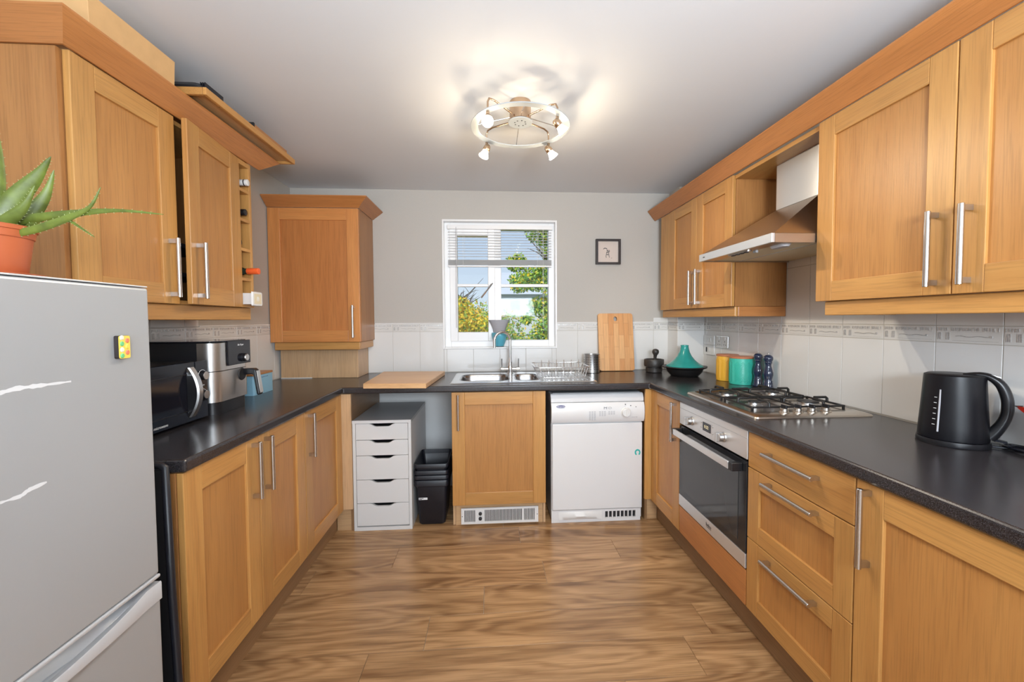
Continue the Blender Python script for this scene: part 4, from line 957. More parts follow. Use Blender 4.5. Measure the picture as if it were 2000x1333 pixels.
panels(t, UXR + 0.022, XW1 - 0.006, 0.612, 1.612, UZ0, UZ1, back='+x')
shaker(t, (UXR, 1.612, UZ0), rR, 0.498, UH, 'R', HU, fw=0.077); shaker(t, (UXR, 1.110, UZ0), rR, 0.498, UH, 'L', HU, fw=0.077)
# board bridging the hood bay
tag(part('bridging_board', MB().box(UXR + 0.012, XW1 - 0.006, 1.614, 2.204, 2.088, 2.108), 'oak_y', None, bevel=0.001), 'oak board bridging the two wall cabinets above the extractor hood', 'board')
def cornice(name, path, zb_, zt_, out, base_out, mats, label, normals):
    """path: plan points along the cabinet face, each with a mitred outward vector; one moulding length per segment"""
    t = thing(name, (path[0][0], path[0][1], zb_), label, 'moulding')
    for i in range(len(path) - 1):
        rings = []
        for (x, y), (nx, ny) in zip(path[i:i + 2], normals[i:i + 2]):
            prof = [(0.0, zb_), (base_out, zb_), (base_out + 0.004, zb_ + 0.004), (out, zt_ - 0.006), (out, zt_), (out - 0.016, zt_), (0.0, zb_ + 0.016)]
            rings.append([(x + nx*o_, y + ny*o_, z_) for o_, z_ in prof])
        part('moulding_length', MB().loft(rings), mats[i], t)
    return t
cornice('cornice_moulding', [(UXR, 3.272), (UXR, 0.45)], 2.112, 2.190, 0.064, 0.006, ['cornice_y'], 'long angled oak cornice moulding on top of the right wall cabinets', normals=[(-1, 0), (-1, 0)])
# pelmets
def pelmet(bx, mat, label, bevel=0.004):
    return tag(part('light_pelmet', MB().box(*bx), mat, None, bevel=bevel), label, 'pelmet')
pelmet((UXR + 0.022, UXR + 0.040, 2.206, 3.17, 1.335, UZ0 - 0.001), 'oak_y', 'oak light pelmet below the wall cabinet left of the hood')
pelmet((UXR + 0.041, XW1 - 0.006, 2.206, 2.222, 1.335, UZ0 - 0.001), 'cornice_x', 'short orange pelmet return on the cabinet side below the hood')
pelmet((UXR + 0.022, UXR + 0.040, 0.45, 1.590, 1.335, UZ0 - 0.001), 'oak_y', 'oak light pelmet below the large wall cabinet above the kettle')
pelmet((UXR + 0.041, XW1 - 0.006, 1.572, 1.590, 1.335, UZ0 - 0.001), 'oak_h', 'short pelmet return beside the hood above the kettle')

# ------------------------------------------------------------------ extractor hood
eh = thing('extractor_hood', (1.4, 1.907, 1.635), 'stainless chimney extractor hood between the right wall cabinets', 'extractor hood')
EX0, EY0, EY1, EZ0, EZ1 = 1.141, 1.616, 2.202, 1.634, 1.672
part('front_bar', MB().box(EX0, EX0 + 0.014, EY0, EY1, EZ0, EZ1), 'oven_steel', eh, bevel=0.0015)
for yy in (EY0, EY1 - 0.012): part('side_rim', MB().box(EX0 + 0.0145, XW1 - 0.006, yy, yy + 0.012, EZ0, EZ1 - 0.001), 'hood_steel', eh)
CYx0, CYx1, CXx = 1.735, 2.012, 1.437
part('canopy', MB().loft([[(EX0 + 0.010, EY0, EZ1), (XW1 - 0.006, EY0, EZ1), (XW1 - 0.006, EY1, EZ1), (EX0 + 0.010, EY1, EZ1)],
     [(CXx, CYx0, 1.866), (XW1 - 0.006, CYx0, 1.866), (XW1 - 0.006, CYx1, 1.866), (CXx, CYx1, 1.866)]]), 'hood_steel', eh)
part('chimney', MB().prism(rrect(CXx, XW1 - 0.006, CYx0, CYx1, 0.008, 3), 'z', 1.867, 2.087), 'oven_steel', eh, smooth=40)
part('filter', MB().box(EX0 + 0.075, XW1 - 0.010, EY0 + 0.014, EY1 - 0.014, EZ0 + 0.006, EZ0 + 0.012), 'cream', eh)
part('filter_seam', MB().box(EX0 + 0.23, EX0 + 0.234, EY0 + 0.014, EY1 - 0.014, EZ0 + 0.0045, EZ0 + 0.0059), 'ink_grey', eh)
part('control_strip', MB().box(EX0 + 0.0145, EX0 + 0.075, EY0 + 0.013, EY1 - 0.013, EZ0 + 0.003, EZ0 + 0.012), 'hood_steel', eh)
sw = part('switch_plate', MB().prism(rrect(EX0 + 0.028, EX0 + 0.056, 1.82, 1.98, 0.012), 'z', EZ0 - 0.003, EZ0 + 0.003), 'brushed_steel', eh)
for k in range(4): part('slider', MB().box(EX0 + 0.035, EX0 + 0.048, 1.838 + 0.034*k, 1.856 + 0.034*k, EZ0 - 0.006, EZ0 - 0.003), 'ink', sw)
part('lamp_cover', MB().loft([[(x, y, EZ0 + 0.006) for x, y in rrect(EX0 + 0.08, EX0 + 0.13, 1.66, 1.76, 0.022)], [(x, y, EZ0 - 0.006) for x, y in rrect(EX0 + 0.088, EX0 + 0.122, 1.668, 1.752, 0.016)]]), 'frosted_plastic', eh, smooth=40)
part('latch', MB().box(EX0 + 0.082, EX0 + 0.094, 1.84, 1.86, EZ0 - 0.005, EZ0 + 0.006), 'ink_grey', eh)
text('lettering', 'beko', 0.010, 'ink', eh, (EX0 - 0.0006, 2.150, 1.653), (R(90), 0, R(-90)))

# ------------------------------------------------------------------ wall units: left side
UXL = -1.207
t = thing('wall_cabinet', (-1.36, 1.7, UZ0), 'oak double-door wall cabinet above the microwave with its right door ajar', 'cabinet')
panels(t, XW0 + 0.006, UXL - 0.022, 1.300, 2.098, UZ0, UZ1, back='-x')
part('end_panel', MB().box(XW0 + 0.006, UXL - 0.021, 1.286, 1.2995, UZ0, UZ1), 'oak_shaded_v', t)
shaker(t, (UXL, 1.302, UZ0), rL, 0.394, UH, 'R', HU, fw=0.076)
th = R(96.0); wdr = 0.396
shaker(t, (UXL - wdr*math.cos(th), 2.098 - wdr*math.sin(th), UZ0), th, wdr, UH, 'L', HU, fw=0.076)
for k, (y, z) in enumerate(((1.70, 1.56), (1.72, 1.68), (1.71, 1.83))):
    part('shelf', MB().box(XW0 + 0.02, UXL - 0.06, 1.318, 2.08, z - 0.05, z - 0.034), 'dark_slot', t) if k < 2 else None
# wine rack
wr_ = thing('wine_rack', (-1.36, 2.15, UZ0), 'narrow open oak wine rack at the end of the left wall cabinets', 'wine rack')
part('side_panel', MB().box(XW0 + 0.006, UXL - 0.002, 2.100, 2.108, UZ0, UZ1), 'oak_v', wr_); part('side_panel', MB().box(XW0 + 0.006, UXL - 0.002, 2.186, 2.204, UZ0, UZ1), 'oak_v', wr_, bevel=0.001)
part('back_panel', MB().box(XW0 + 0.006, XW0 + 0.012, 2.108, 2.186, UZ0, UZ1), 'oak_v', wr_)
part('top_panel', MB().box(XW0 + 0.012, UXL - 0.002, 2.108, 2.186, UZ1 - 0.022, UZ1), 'oak_h', wr_)
for z in (UZ0, 1.532, 1.677, 1.822, 1.967): part('shelf', MB().box(XW0 + 0.012, UXL - 0.002, 2.108, 2.186, z - (0.0 if z == UZ0 else 0.008), z + (0.014 if z == UZ0 else 0.006)), 'oak_h', wr_)
def bottle(z, x_tip, cap, label, r=0.033):
    t = thing('wine_bottle', (-1.35, 2.147, z), label, 'bottle')
    L_ = x_tip - (XW0 + 0.02)
    part('bottle', MB().lathe([(r - 0.004, 0), (r, 0.004), (r, L_ - 0.12), (r*0.9, L_ - 0.105), (0.014, L_ - 0.065), (0.013, L_ - 0.055)], (XW0 + 0.02, 2.147, z + r), 24, axis=(1, 0, 0)), 'bottle_glass', t, smooth=50)
    part('cap', MB().lathe([(0.014, L_ - 0.056), (0.0155, L_ - 0.054), (0.0155, L_ - 0.001), (0.014, L_)], (XW0 + 0.02, 2.147, z + r), 20, axis=(1, 0, 0)), cap, t, smooth=40)
    return t
b1_ = bottle(1.974, -1.190, 'white_plastic', 'bottle with a white cap and black ring in the top slot of the wine rack')
part('cap_ring', MB().lathe([(0.0162, 0), (0.0162, 0.005)], (-1.208, 2.147, 2.007), 20, axis=(1, 0, 0)), 'black_plastic', b1_, smooth=40)
bottle(1.829, -1.205, 'black_plastic', 'bottle with a dark grey cap in the second slot of the wine rack')
bottle(1.684, -1.235, 'black_plastic', 'dark capped bottle set deep in the middle slot of the wine rack')
bottle(1.539, -1.150, 'orange_cap', 'bottle with a bright orange cap jutting from the wine rack')
# white device on lowest shelf
dv = thing('motion_sensor', (-1.2, 2.147, 1.406), 'white plastic box with a beige face jutting from the wine rack bottom', 'sensor')
part('casing', MB().prism(rrect(-1.30, -1.168, 2.112, 2.182, 0.006, 3), 'z', 1.4065, 1.462), 'white_plastic', dv, bevel=0.002)
part('face', MB().loft([[(-1.1678, y, z) for y, z in rrect(2.104, 2.190, 1.398, 1.470, 0.008, 3)], [(-1.160, y, z) for y, z in rrect(2.107, 2.187, 1.401, 1.467, 0.008, 3)]]), 'white_plastic', dv)
part('face_inlay', MB().box(-1.1599, -1.1590, 2.116, 2.178, 1.409, 1.459), 'cream', dv)
part('emblem', MB().tube([(-1.1588, 2.147 + 0.009*math.cos(a*0.628), 1.434 + 0.011*math.sin(a*0.628)) for a in range(10)], 0.0013, 5, closed=True).tube([(-1.1588, 2.147, 1.430), (-1.1588, 2.147, 1.442)], 0.0013, 5), 'white_ink', dv)
# cornice left with near return and far mitred tip
cornice('cornice_moulding', [(XW0 + 0.004, 1.286), (UXL, 1.286), (UXL, 2.262)], 2.112, 2.184, 0.064, 0.006, ['cornice_x', 'cornice_y'], 'angled oak cornice moulding wrapping the left wall cabinets', normals=[(0, -1), (1, -1), (1, 1.6)])
pelmet((UXL - 0.035, UXL - 0.017, 1.300, 2.200, 1.330, UZ0 - 0.001), 'oak_y', 'oak light pelmet below the left wall cabinets above the microwave')
pelmet((XW0 + 0.006, UXL - 0.036, 2.184, 2.200, 1.330, UZ0 - 0.001), 'oak_h', 'short pelmet return below the wine rack')

# corner boiler cupboard
CX0, CX1, CYF = -1.508, -0.903, 2.930
t = thing('wall_cabinet', (-1.2, 3.1, 1.175), 'tall orange oak single-door corner cabinet on the back wall, left of the window', 'cabinet')
CZ0, CZ1 = 1.176, 2.094
panels(t, CX0, CX1, CYF + 0.022, YB - 0.004, CZ0, CZ1, back='+y')
shaker(t, (CX0, CYF, CZ0), 0, CX1 - CX0 - 0.002, CZ1 - CZ0, 'R', (0.030, 0.254), warm=True)
cornice('cornice_moulding', [(CX0, CYF), (CX1, CYF), (CX1, YB - 0.003)], 2.096, 2.160, 0.078, 0.004, ['cornice_x', 'cornice_y'], 'angled oak cornice moulding on top of the corner cabinet', normals=[(-0.0, -1), (1, -1), (1, 0)])
pelmet((CX0 + 0.02, CX1 - 0.01, CYF + 0.014, CYF + 0.032, 1.122, CZ0 - 0.001), 'oak_h', 'oak light pelmet below the corner cabinet')
pelmet((CX1 - 0.028, CX1 - 0.01, CYF + 0.033, YB - 0.006, 1.122, CZ0 - 0.001), 'oak_y', 'pale pelmet return on the right side of the corner cabinet')
bxg = thing('pipe_boxing', (-1.23, 3.15, WTZ), 'pale oak boxed-in panel on the worktop below the corner cabinet', 'panel')
part('front_board', MB().box(-1.495, -0.972, 3.035, 3.050, WTZ + 0.001, CZ0 - 0.001), 'pale_v', bxg, bevel=0.001)
part('side_board', MB().box(-0.971, -0.956, 3.035, YB - 0.002, WTZ + 0.001, CZ0 - 0.001), 'pale_v', bxg, bevel=0.001)
part('sealant', MB().box(-1.495, -1.28, 3.029, 3.0345, WTZ + 0.0008, WTZ + 0.006), 'white_plastic', bxg)
# ------------------------------------------------------------------ stuff on top of the left cabinets
bx_ = thing('cardboard_box', (-1.33, 1.47, UZ1 + 0.001), 'large brown cardboard box on top of the left wall cabinets', 'box')
part('box_body', MB().loft([[(-1.50, 1.33, UZ1 + 0.001), (-1.225, 1.33, UZ1 + 0.001), (-1.225, 1.645, UZ1 + 0.001), (-1.50, 1.645, UZ1 + 0.001)], [(-1.50, 1.315, 2.186), (-1.160, 1.315, 2.186), (-1.160, 1.640, 2.186), (-1.50, 1.640, 2.186)],
                            [(-1.50, 1.290, 2.268), (-1.140, 1.290, 2.268), (-1.140, 1.618, 2.268), (-1.50, 1.618, 2.268)]]), 'card', bx_, bevel=0.001)
sp_t = thing('spare_panel', (-1.2, 2.03, 2.186), 'loose shallow wooden tray-like panel overhanging the left cornice', 'panel')
part('board', MB().box(-1.40, -1.085, 1.690, 2.375, 2.200, 2.206), 'raw_board', sp_t)
for bxx in ((-1.085, -1.072, 1.676, 2.390, 2.1865, 2.214), (-1.40, -1.0855, 1.676, 1.6895, 2.1865, 2.214), (-1.40, -1.0855, 2.3755, 2.390, 2.1865, 2.214)):
    part('lip', MB().box(*bxx), 'oak_y', sp_t, bevel=0.002)
for y in (1.80, 2.0, 2.2): part('screw_hole', MB().lathe([(0.003, 0), (0.003, 0.0006)], (-1.10, y, 2.1992), 8), 'dark_slot', sp_t)
sp2 = thing('wood_offcut', (-1.13, 2.2, 2.215), 'small wooden offcut lying on the loose panel', 'offcut')
part('block', MB().box(-1.150, -1.100, 2.05, 2.36, 2.2145, 2.250), 'lid_wood', sp2, bevel=0.002)
part('end_cap', MB().box(-1.152, -1.098, 2.040, 2.0495, 2.2145, 2.253), 'dark_slot', sp2)
ap = thing('black_appliance', (-1.2, 1.8, 2.2), 'black plastic appliance lying behind the loose panel on the left cabinets', 'appliance')
part('body', MB().loft([[(x, y, 2.2065) for x, y in rrect(-1.30, -1.115, 1.72, 1.87, 0.03)], [(x, y, 2.245) for x, y in rrect(-1.30, -1.115, 1.72, 1.87, 0.03)], [(x, y, 2.262) for x, y in rrect(-1.29, -1.13, 1.735, 1.855, 0.03)]]), 'black_plastic', ap, smooth=40)
part('cord', MB().tube([(-1.24, 1.73, 2.25), (-1.2, 1.69, 2.262), (-1.19, 1.665, 2.235), (-1.25, 1.655, 2.225)], 0.004, 8), 'black_plastic', ap, smooth=60)
for k in range(3): part('fin', MB().box(-1.135 + 0.008*k, -1.131 + 0.008*k, 1.74, 1.85, 2.246, 2.266), 'black_gloss', ap)

# ------------------------------------------------------------------ fridge freezer
fg = thing('fridge_freezer', (-1.15, 0.82, 0), 'tall silver fridge freezer with white scuff marks beside the left base cabinets', 'fridge')
FX, FY0, FY1, FH = -0.870, 0.505, 1.115, 1.414
part('body', MB().box(-1.48, FX - 0.058, FY0 + 0.004, FY1 - 0.004, 0.02, FH - 0.004), 'fridge_silver', fg, bevel=0.006)
part('top_cover', MB().box(-1.48, FX - 0.002, FY0, FY1, FH - 0.0035, FH), 'fridge_trim', fg, bevel=0.001)
fd = part('door', MB().box(FX - 0.056, FX, FY0, FY1, 0.668, FH - 0.005), 'fridge_silver', fg, bevel=0.006, seg=3)
part('door_trim', MB().box(FX - 0.03, FX + 0.003, FY0, FY1, 0.658, 0.667), 'fridge_trim', fd, bevel=0.003)
fl_ = part('door', MB().box(FX - 0.056, FX, FY0, FY1, 0.06, 0.598), 'fridge_silver', fg, bevel=0.004, seg=3)
# scooped handle strip: front lip dips in the middle, hollow behind
rings = []; N = 28
for k in range(N + 1):
    t_ = k/N; y = FY0 + (FY1 - FY0)*t_
    s_ = max(0.0, math.sin(math.pi*min(max((t_ - 0.12)/0.80, 0), 1)))**0.8
    top = 0.646 - 0.024*s_; dep = 0.004 + 0.034*s_; fx = FX + 0.004 + 0.010*s_
    rings.append([(FX - 0.054, y, 0.6), (fx, y, 0.6), (fx, y, top - 0.003), (fx - 0.002, y, top), (fx - 0.006, y, top - 0.001), (FX - dep, y, top - 0.030*s_ - 0.001), (FX - 0.052, y, 0.648)])
part('handle', MB().loft(rings), 'fridge_trim', fl_, smooth=40)
def scuff(pts, wds, seed):
    q = random.Random(seed); mb = MB(); top = []; bot = []
    for i in range(len(pts) - 1):
        for k in range(6):
            t_ = k/6; y = pts[i][0] + (pts[i + 1][0] - pts[i][0])*t_; z = pts[i][1] + (pts[i + 1][1] - pts[i][1])*t_; w_ = (wds[i] + (wds[i + 1] - wds[i])*t_)*q.uniform(0.5, 1.2)
            top.append((y, z + w_/2)); bot.append((y, z - w_/2))
    poly = top + bot[::-1]
    vs_ = [(FX + 0.0004, a, b_) for a, b_ in poly]; n_ = len(top); fs = [(i, i + 1, 2*n_ - 2 - i, 2*n_ - 1 - i) for i in range(n_ - 1)]
    mb.add(vs_, fs); return mb
def f_at(u, v): # a spot on the fridge door plane, worked out once from the photograph
    return (u, v)
part('scuff_mark', scuff([(0.780, 1.198), (0.811, 1.203), (0.854, 1.202), (0.923, 1.201)], [0.007, 0.010, 0.009, 0.002], 1), 'scuff', fd, label='white scuff mark')
part('scuff_mark', scuff([(0.775, 1.005), (0.810, 1.003), (0.824, 1.009), (0.862, 1.012)], [0.004, 0.008, 0.011, 0.002], 2), 'scuff', fd, label='white scuff mark')
mg = thing('fridge_magnet', (FX, 1.028, 1.265), 'small colourful souvenir magnet on the fridge door', 'magnet')
part('back', MB().prism(rrect(1.012, 1.042, 1.238, 1.292, 0.004, 3), 'x', FX + 0.0002, FX + 0.010), 'frame_dark', mg)
q = random.Random(5); zz = 1.240
part('face', MB().prism(rrect(1.0125, 1.0415, 1.2385, 1.2915, 0.004, 3), 'x', FX + 0.0101, FX + 0.0115), 'magnet_yellow', mg)
for k in range(7):
    part('motif', MB().lathe([(0.006, 0), (0.004, 0.0015)], (FX + 0.0115, 1.020 + 0.014*(k % 2), 1.245 + 0.007*k), 10, axis=(1, 0, 0)), ('magnet_green', 'magnet_red', 'magnet_pale', 'magnet_yellow')[k % 4], mg)
# black tray leaning between fridge and cabinet
tr_ = MB().loft([[(-1.45, 1.165, 0.005), (-0.868, 1.165, 0.005), (-0.868, 1.180, 0.005), (-1.45, 1.180, 0.005)], [(-1.45, 1.225, 0.900), (-0.935, 1.225, 0.900), (-0.935, 1.240, 0.900), (-1.45, 1.240, 0.900)]])
tro = thing('folded_table', (-1.1, 1.2, 0), 'black flat folding panel slotted between the fridge and the left base cabinet', 'panel')
part('panel', tr_, 'black_plastic', tro)
part('edge_bar', MB().tube([(-0.862, 1.168, 0.008), (-0.905, 1.200, 0.55), (-0.932, 1.228, 0.905), (-0.945, 1.230, 0.912), (-1.1, 1.230, 0.912)], 0.010, 10), 'bin_black', tro, smooth=50)

# ------------------------------------------------------------------ aloe plant
al = thing('potted_aloe', (-1.04, 0.93, FH), 'aloe vera with spiky green leaves in a terracotta plastic pot on the fridge', 'plant')
px_, py_ = -1.042, 0.93
part('saucer', MB().lathe([(0.062, 0), (0.078, 0.003), (0.086, 0.010), (0.084, 0.011), (0.074, 0.005), (0.001, 0.004)], (px_, py_, FH + 0.0005), 40), 'terracotta', al, smooth=40)
part('pot', MB().lathe([(0.055, 0), (0.057, 0.002), (0.067, 0.080), (0.0695, 0.082), (0.0715, 0.096), (0.0745, 0.097), (0.0755, 0.104), (0.073, 0.106), (0.069, 0.104), (0.064, 0.085), (0.001, 0.084)], (px_, py_, FH + 0.0055), 48), 'terracotta', al, smooth=40)
part('soil', MB().lathe([(0.064, 0.0), (0.03, 0.004), (0.001, 0.005)], (px_, py_, FH + 0.090), 32), 'soil', al)
def aleaf(pts, wmax, th_=0.35, seed=0, spines=True):
    """thick tapering leaf: crescent section along a path"""
    P = [Vector(p) for p in pts]; n_ = 22; rings = []; sp = MB(); q = random.Random(seed)
    def cr(t):
        s_ = t*(len(P) - 1); i = min(int(s_), len(P) - 2); f = s_ - i
        p0, p1, p2, p3 = P[max(i - 1, 0)], P[i], P[i + 1], P[min(i + 2, len(P) - 1)]
        return 0.5*((2*p1) + (p2 - p0)*f + (2*p0 - 5*p1 + 4*p2 - p3)*f*f + (3*p1 - p0 - 3*p2 + p3)*f**3)
    for k in range(n_ + 1):
        t = k/n_; p = cr(t); d = (cr(min(t + 0.02, 1)) - cr(max(t - 0.02, 0))).normalized()
        view = Vector((0.75, -0.65, 0.0)); side = d.cross(view).normalized(); nrm = side.cross(d).normalized()
        w_ = wmax*(0.80 + 0.35*math.sin(math.pi*min(t*1.3, 1)))*(1 - t**2.2)*0.5 + 0.0006
        ring = []
        for a in range(10):
            an = 2*math.pi*a/10; ring.append(tuple(p + side*math.cos(an)*w_ + nrm*(math.sin(an)*w_*th_ - (1 - math.cos(an)**2)*0.0)))
        rings.append(ring)
        if spines and 0.05 < t < 0.92:
            for sg in (-1, 1):
                e0 = p + side*sg*w_; sp.tube([e0, e0 + side*sg*0.0024 + d*0.0015], [0.0008, 0.0001], 4)
    mb = MB().loft(rings); return mb, sp
LV = [([(-1.065, 0.93, 1.50), (-1.040, 0.945, 1.58), (-1.035, 0.95, 1.70), (-1.045, 0.95, 1.80)], 0.040),
      ([(-1.045, 0.945, 1.505), (-1.020, 0.96, 1.575), (-0.975, 0.97, 1.640), (-0.945, 0.97, 1.682)], 0.044),
      ([(-1.020, 0.95, 1.505), (-1.000, 0.965, 1.54), (-0.965, 0.975, 1.60), (-0.945, 0.975, 1.655)], 0.036),
      ([(-1.020, 0.93, 1.505), (-1.000, 0.93, 1.53), (-0.962, 0.93, 1.565), (-0.940, 0.93, 1.607)], 0.030),
      ([(-1.055, 0.95, 1.515), (-0.99, 0.95, 1.540), (-0.88, 0.94, 1.553), (-0.78, 0.93, 1.558), (-0.689, 0.93, 1.551)], 0.020),
      ([(-1.000, 0.93, 1.505), (-0.945, 0.93, 1.517), (-0.880, 0.93, 1.541), (-0.835, 0.93, 1.565), (-0.812, 0.93, 1.606)], 0.017),
      ([(-1.010, 0.95, 1.510), (-0.935, 0.95, 1.548), (-0.890, 0.94, 1.540), (-0.850, 0.93, 1.518), (-0.828, 0.93, 1.502)], 0.008),
      ([(-1.080, 0.92, 1.50), (-1.11, 0.92, 1.58), (-1.17, 0.92, 1.66)], 0.036)]
for i, (pt, wm) in enumerate(LV):
    lm, sm = aleaf(pt, wm*0.80, seed=i); lf = part('leaf', lm, 'aloe', al, smooth=70)
    o = part('spines', sm, 'aloe_spine', lf); o['kind'] = 'stuff'

# ------------------------------------------------------------------ microwave
mw = thing('microwave', (-1.36, 1.6, WTZ), 'black microwave with a curved silver handle and two dials on the left worktop', 'microwave')
MX, MY0, MY1, MZ0, MZ1 = -1.205, 1.375, 1.830, 0.922, 1.160
part('case', MB().box(-1.49, MX - 0.022, MY0 + 0.004, MY1 - 0.004, MZ0, MZ1 - 0.003), 'black_plastic', mw, bevel=0.004)
for y in (MY0 + 0.04, MY1 - 0.04):
    for x in (-1.46, MX - 0.05): part('foot', MB().lathe([(0.012, 0), (0.012, 0.0095)], (x, y, WTZ + 0.0002), 12), 'black_plastic', mw)
md_ = part('door', MB().box(MX - 0.021, MX, MY0, 1.757, MZ0, MZ1), 'black_gloss', mw, bevel=0.002)
part('window_frame', MB().box(MX + 0.0001, MX + 0.002, MY0 + 0.03, 1.72, 0.965, 0.968).box(MX + 0.0001, MX + 0.002, MY0 + 0.03, 1.72, 1.112, 1.115), 'black_plastic', md_)
pn = part('control_panel', MB().box(MX - 0.021, MX, 1.760, MY1, MZ0, MZ1), 'black_gloss', mw, bevel=0.002)
hr = []
for k in range(19):
    a = -1 + 2*k/18; z = 1.040 + 0.100*a; off = 0.034*(1 - a*a); hr.append([(MX + 0.006 + off, 1.722, z), (MX + 0.006 + off, 1.744, z), (MX - 0.001 + off, 1.748, z), (MX - 0.001 + off, 1.718, z)])
part('handle', MB().loft(hr), 'brushed_steel', md_, smooth=50, label='curved silver door handle')
part('handle_backing', MB().loft([[(MX + 0.0002, 1.712, r_[0][2]), (r_[3][0] - 0.001, 1.719, r_[0][2]), (r_[3][0] - 0.001, 1.725, r_[0][2]), (MX + 0.0002, 1.722, r_[0][2])] for r_ in hr]), 'black_plastic', md_, smooth=50)
for z in (1.098, 1.018):
    kb = part('dial', MB().lathe([(0.019, 0), (0.0185, 0.012), (0.017, 0.016), (0.001, 0.016)], (MX, 1.800, z), 28, axis=(1, 0, 0)), ['black_plastic'], pn, smooth=40)
    part('dial_face', MB().lathe([(0.0165, 0), (0.016, 0.0012), (0.001, 0.0012)], (MX + 0.016, 1.800, z), 28, axis=(1, 0, 0)), 'brushed_steel', kb, smooth=40)
    part('printing', MB().tube([(MX + 0.0006, 1.800 + 0.024*math.cos(R(a)), z + 0.024*math.sin(R(a))) for a in range(30, 215, 15)], 0.0010, 4), 'white_ink', pn)
text('lettering', 'min', 0.008, 'white_ink', pn, (MX + 0.0006, 1.805, 1.058), (R(90), 0, R(90)))
text('lettering', 'microwave', 0.015, 'white_ink', md_, (MX + 0.0006, 1.575, 0.938), (R(90), 0, R(90)), shear=0.2)

# ------------------------------------------------------------------ air fryer
af = thing('air_fryer', (-1.33, 1.99, WTZ), 'stainless and black air fryer with a pull-out basket behind the microwave', 'air fryer')
AFX, A0, A1 = -1.192, 1.862, 2.120
part('base', MB().prism(rrect(-1.475, AFX - 0.006, A0 + 0.008, A1 - 0.008, 0.045, 6), 'z', WTZ + 0.0005, 0.965), 'black_plastic', af, smooth=40)
part('body', MB().prism(rrect(-1.490, AFX - 0.03, A0, A1, 0.04, 6), 'z', 0.9655, 1.232), 'black_plastic', af, smooth=40, bevel=0.004)
shell = [(x, y) for x, y in rrect(-1.30, AFX, A0 - 0.003, A1 + 0.003, 0.05, 8)]
part('upper_shell', MB().prism(shell, 'z', 1.105, 1.228), 'brushed_steel', af, smooth=40)
bk_ = part('basket_front', MB().prism(rrect(-1.30, AFX + 0.001, A0 - 0.004, A1 + 0.004, 0.05, 8), 'z', 0.968, 1.102), 'brushed_steel', af, smooth=40)
part('top_plate', MB().prism(rrect(-1.490, AFX + 0.002, A0 - 0.002, A1 + 0.002, 0.05, 8), 'z', 1.2325, 1.237), 'black_gloss', af, smooth=40)
cp_ = part('control_panel', MB().box(AFX + 0.0005, AFX + 0.007, 1.940, A1 - 0.004, 1.122, 1.234), 'black_gloss', af, bevel=0.003)
kb = part('dial', MB().lathe([(0.020, 0), (0.019, 0.016), (0.001, 0.016)], (AFX + 0.007, 2.055, 1.151), 28, axis=(1, 0, 0)), 'black_plastic', cp_, smooth=40)
part('dial_face', MB().lathe([(0.0165, 0), (0.015, 0.003), (0.001, 0.003)], (AFX + 0.023, 2.055, 1.151), 28, axis=(1, 0, 0)), 'brushed_steel', kb, smooth=40)
text('lettering', 'Air Fryer', 0.0125, 'white_ink', cp_, (AFX + 0.0074, 2.035, 1.213), (R(90), 0, R(90)), shear=0.2)
hgr = []
for (x, z) in ((AFX + 0.002, 1.090), (AFX + 0.030, 1.092), (AFX + 0.050, 1.088), (AFX + 0.062, 1.070), (AFX + 0.068, 1.02), (AFX + 0.072, 0.972), (AFX + 0.070, 0.962)):
    hgr.append((x, z))
hp = MB()
outer = [(AFX + 0.002, 1.096), (AFX + 0.046, 1.096), (AFX + 0.058, 1.088), (AFX + 0.074, 0.975), (AFX + 0.070, 0.966), (AFX + 0.060, 0.968), (AFX + 0.046, 1.062), (AFX + 0.040, 1.068), (AFX + 0.002, 1.066)]
part('handle', MB().prism(outer, 'y', 2.060, 2.094), 'black_plastic', bk_, bevel=0.005)
part('handle_inlay', MB().loft([[(AFX + 0.060, 2.064, 1.084), (AFX + 0.060, 2.090, 1.084), (AFX + 0.0625, 2.090, 1.084), (AFX + 0.0625, 2.064, 1.084)], [(AFX + 0.0745, 2.064, 0.978), (AFX + 0.0745, 2.090, 0.978), (AFX + 0.077, 2.090, 0.978), (AFX + 0.077, 2.064, 0.978)]]), 'brushed_steel', bk_)
part('release_socket', MB().lathe([(0.030, 0), (0.027, 0.004), (0.001, 0.002)], (AFX + 0.0012, 2.050, 1.072), 24, axis=(1, 0, 0)), 'dark_slot', bk_, smooth=40)

# blue bread bin
bbn = thing('bread_bin', (-1.38, 2.46, WTZ), 'pale blue metal bread bin with a wooden lid behind the air fryer', 'bread bin')
bbm = MB().loft([[(x, y, WTZ + 0.0005) for x, y in rrect(-1.455, -1.300, 2.345, 2.545, 0.012, 4)], [(x, y, 1.020) for x, y in rrect(-1.455, -1.300, 2.345, 2.545, 0.012, 4)]])
part('tin', bbm, 'blue_tin', bbn, smooth=40)
part('lid', MB().prism(rrect(-1.457, -1.298, 2.343, 2.547, 0.012, 4), 'z', 1.0205, 1.032), 'lid_wood', bbn, bevel=0.002)
for k in range(8): part('vent_hole', MB().lathe([(0.003, 0), (0.003, 0.0006)], (-1.2998, 2.385 + 0.014*k, 1.006), 8, axis=(1, 0, 0)), 'logo_blue', bbn)

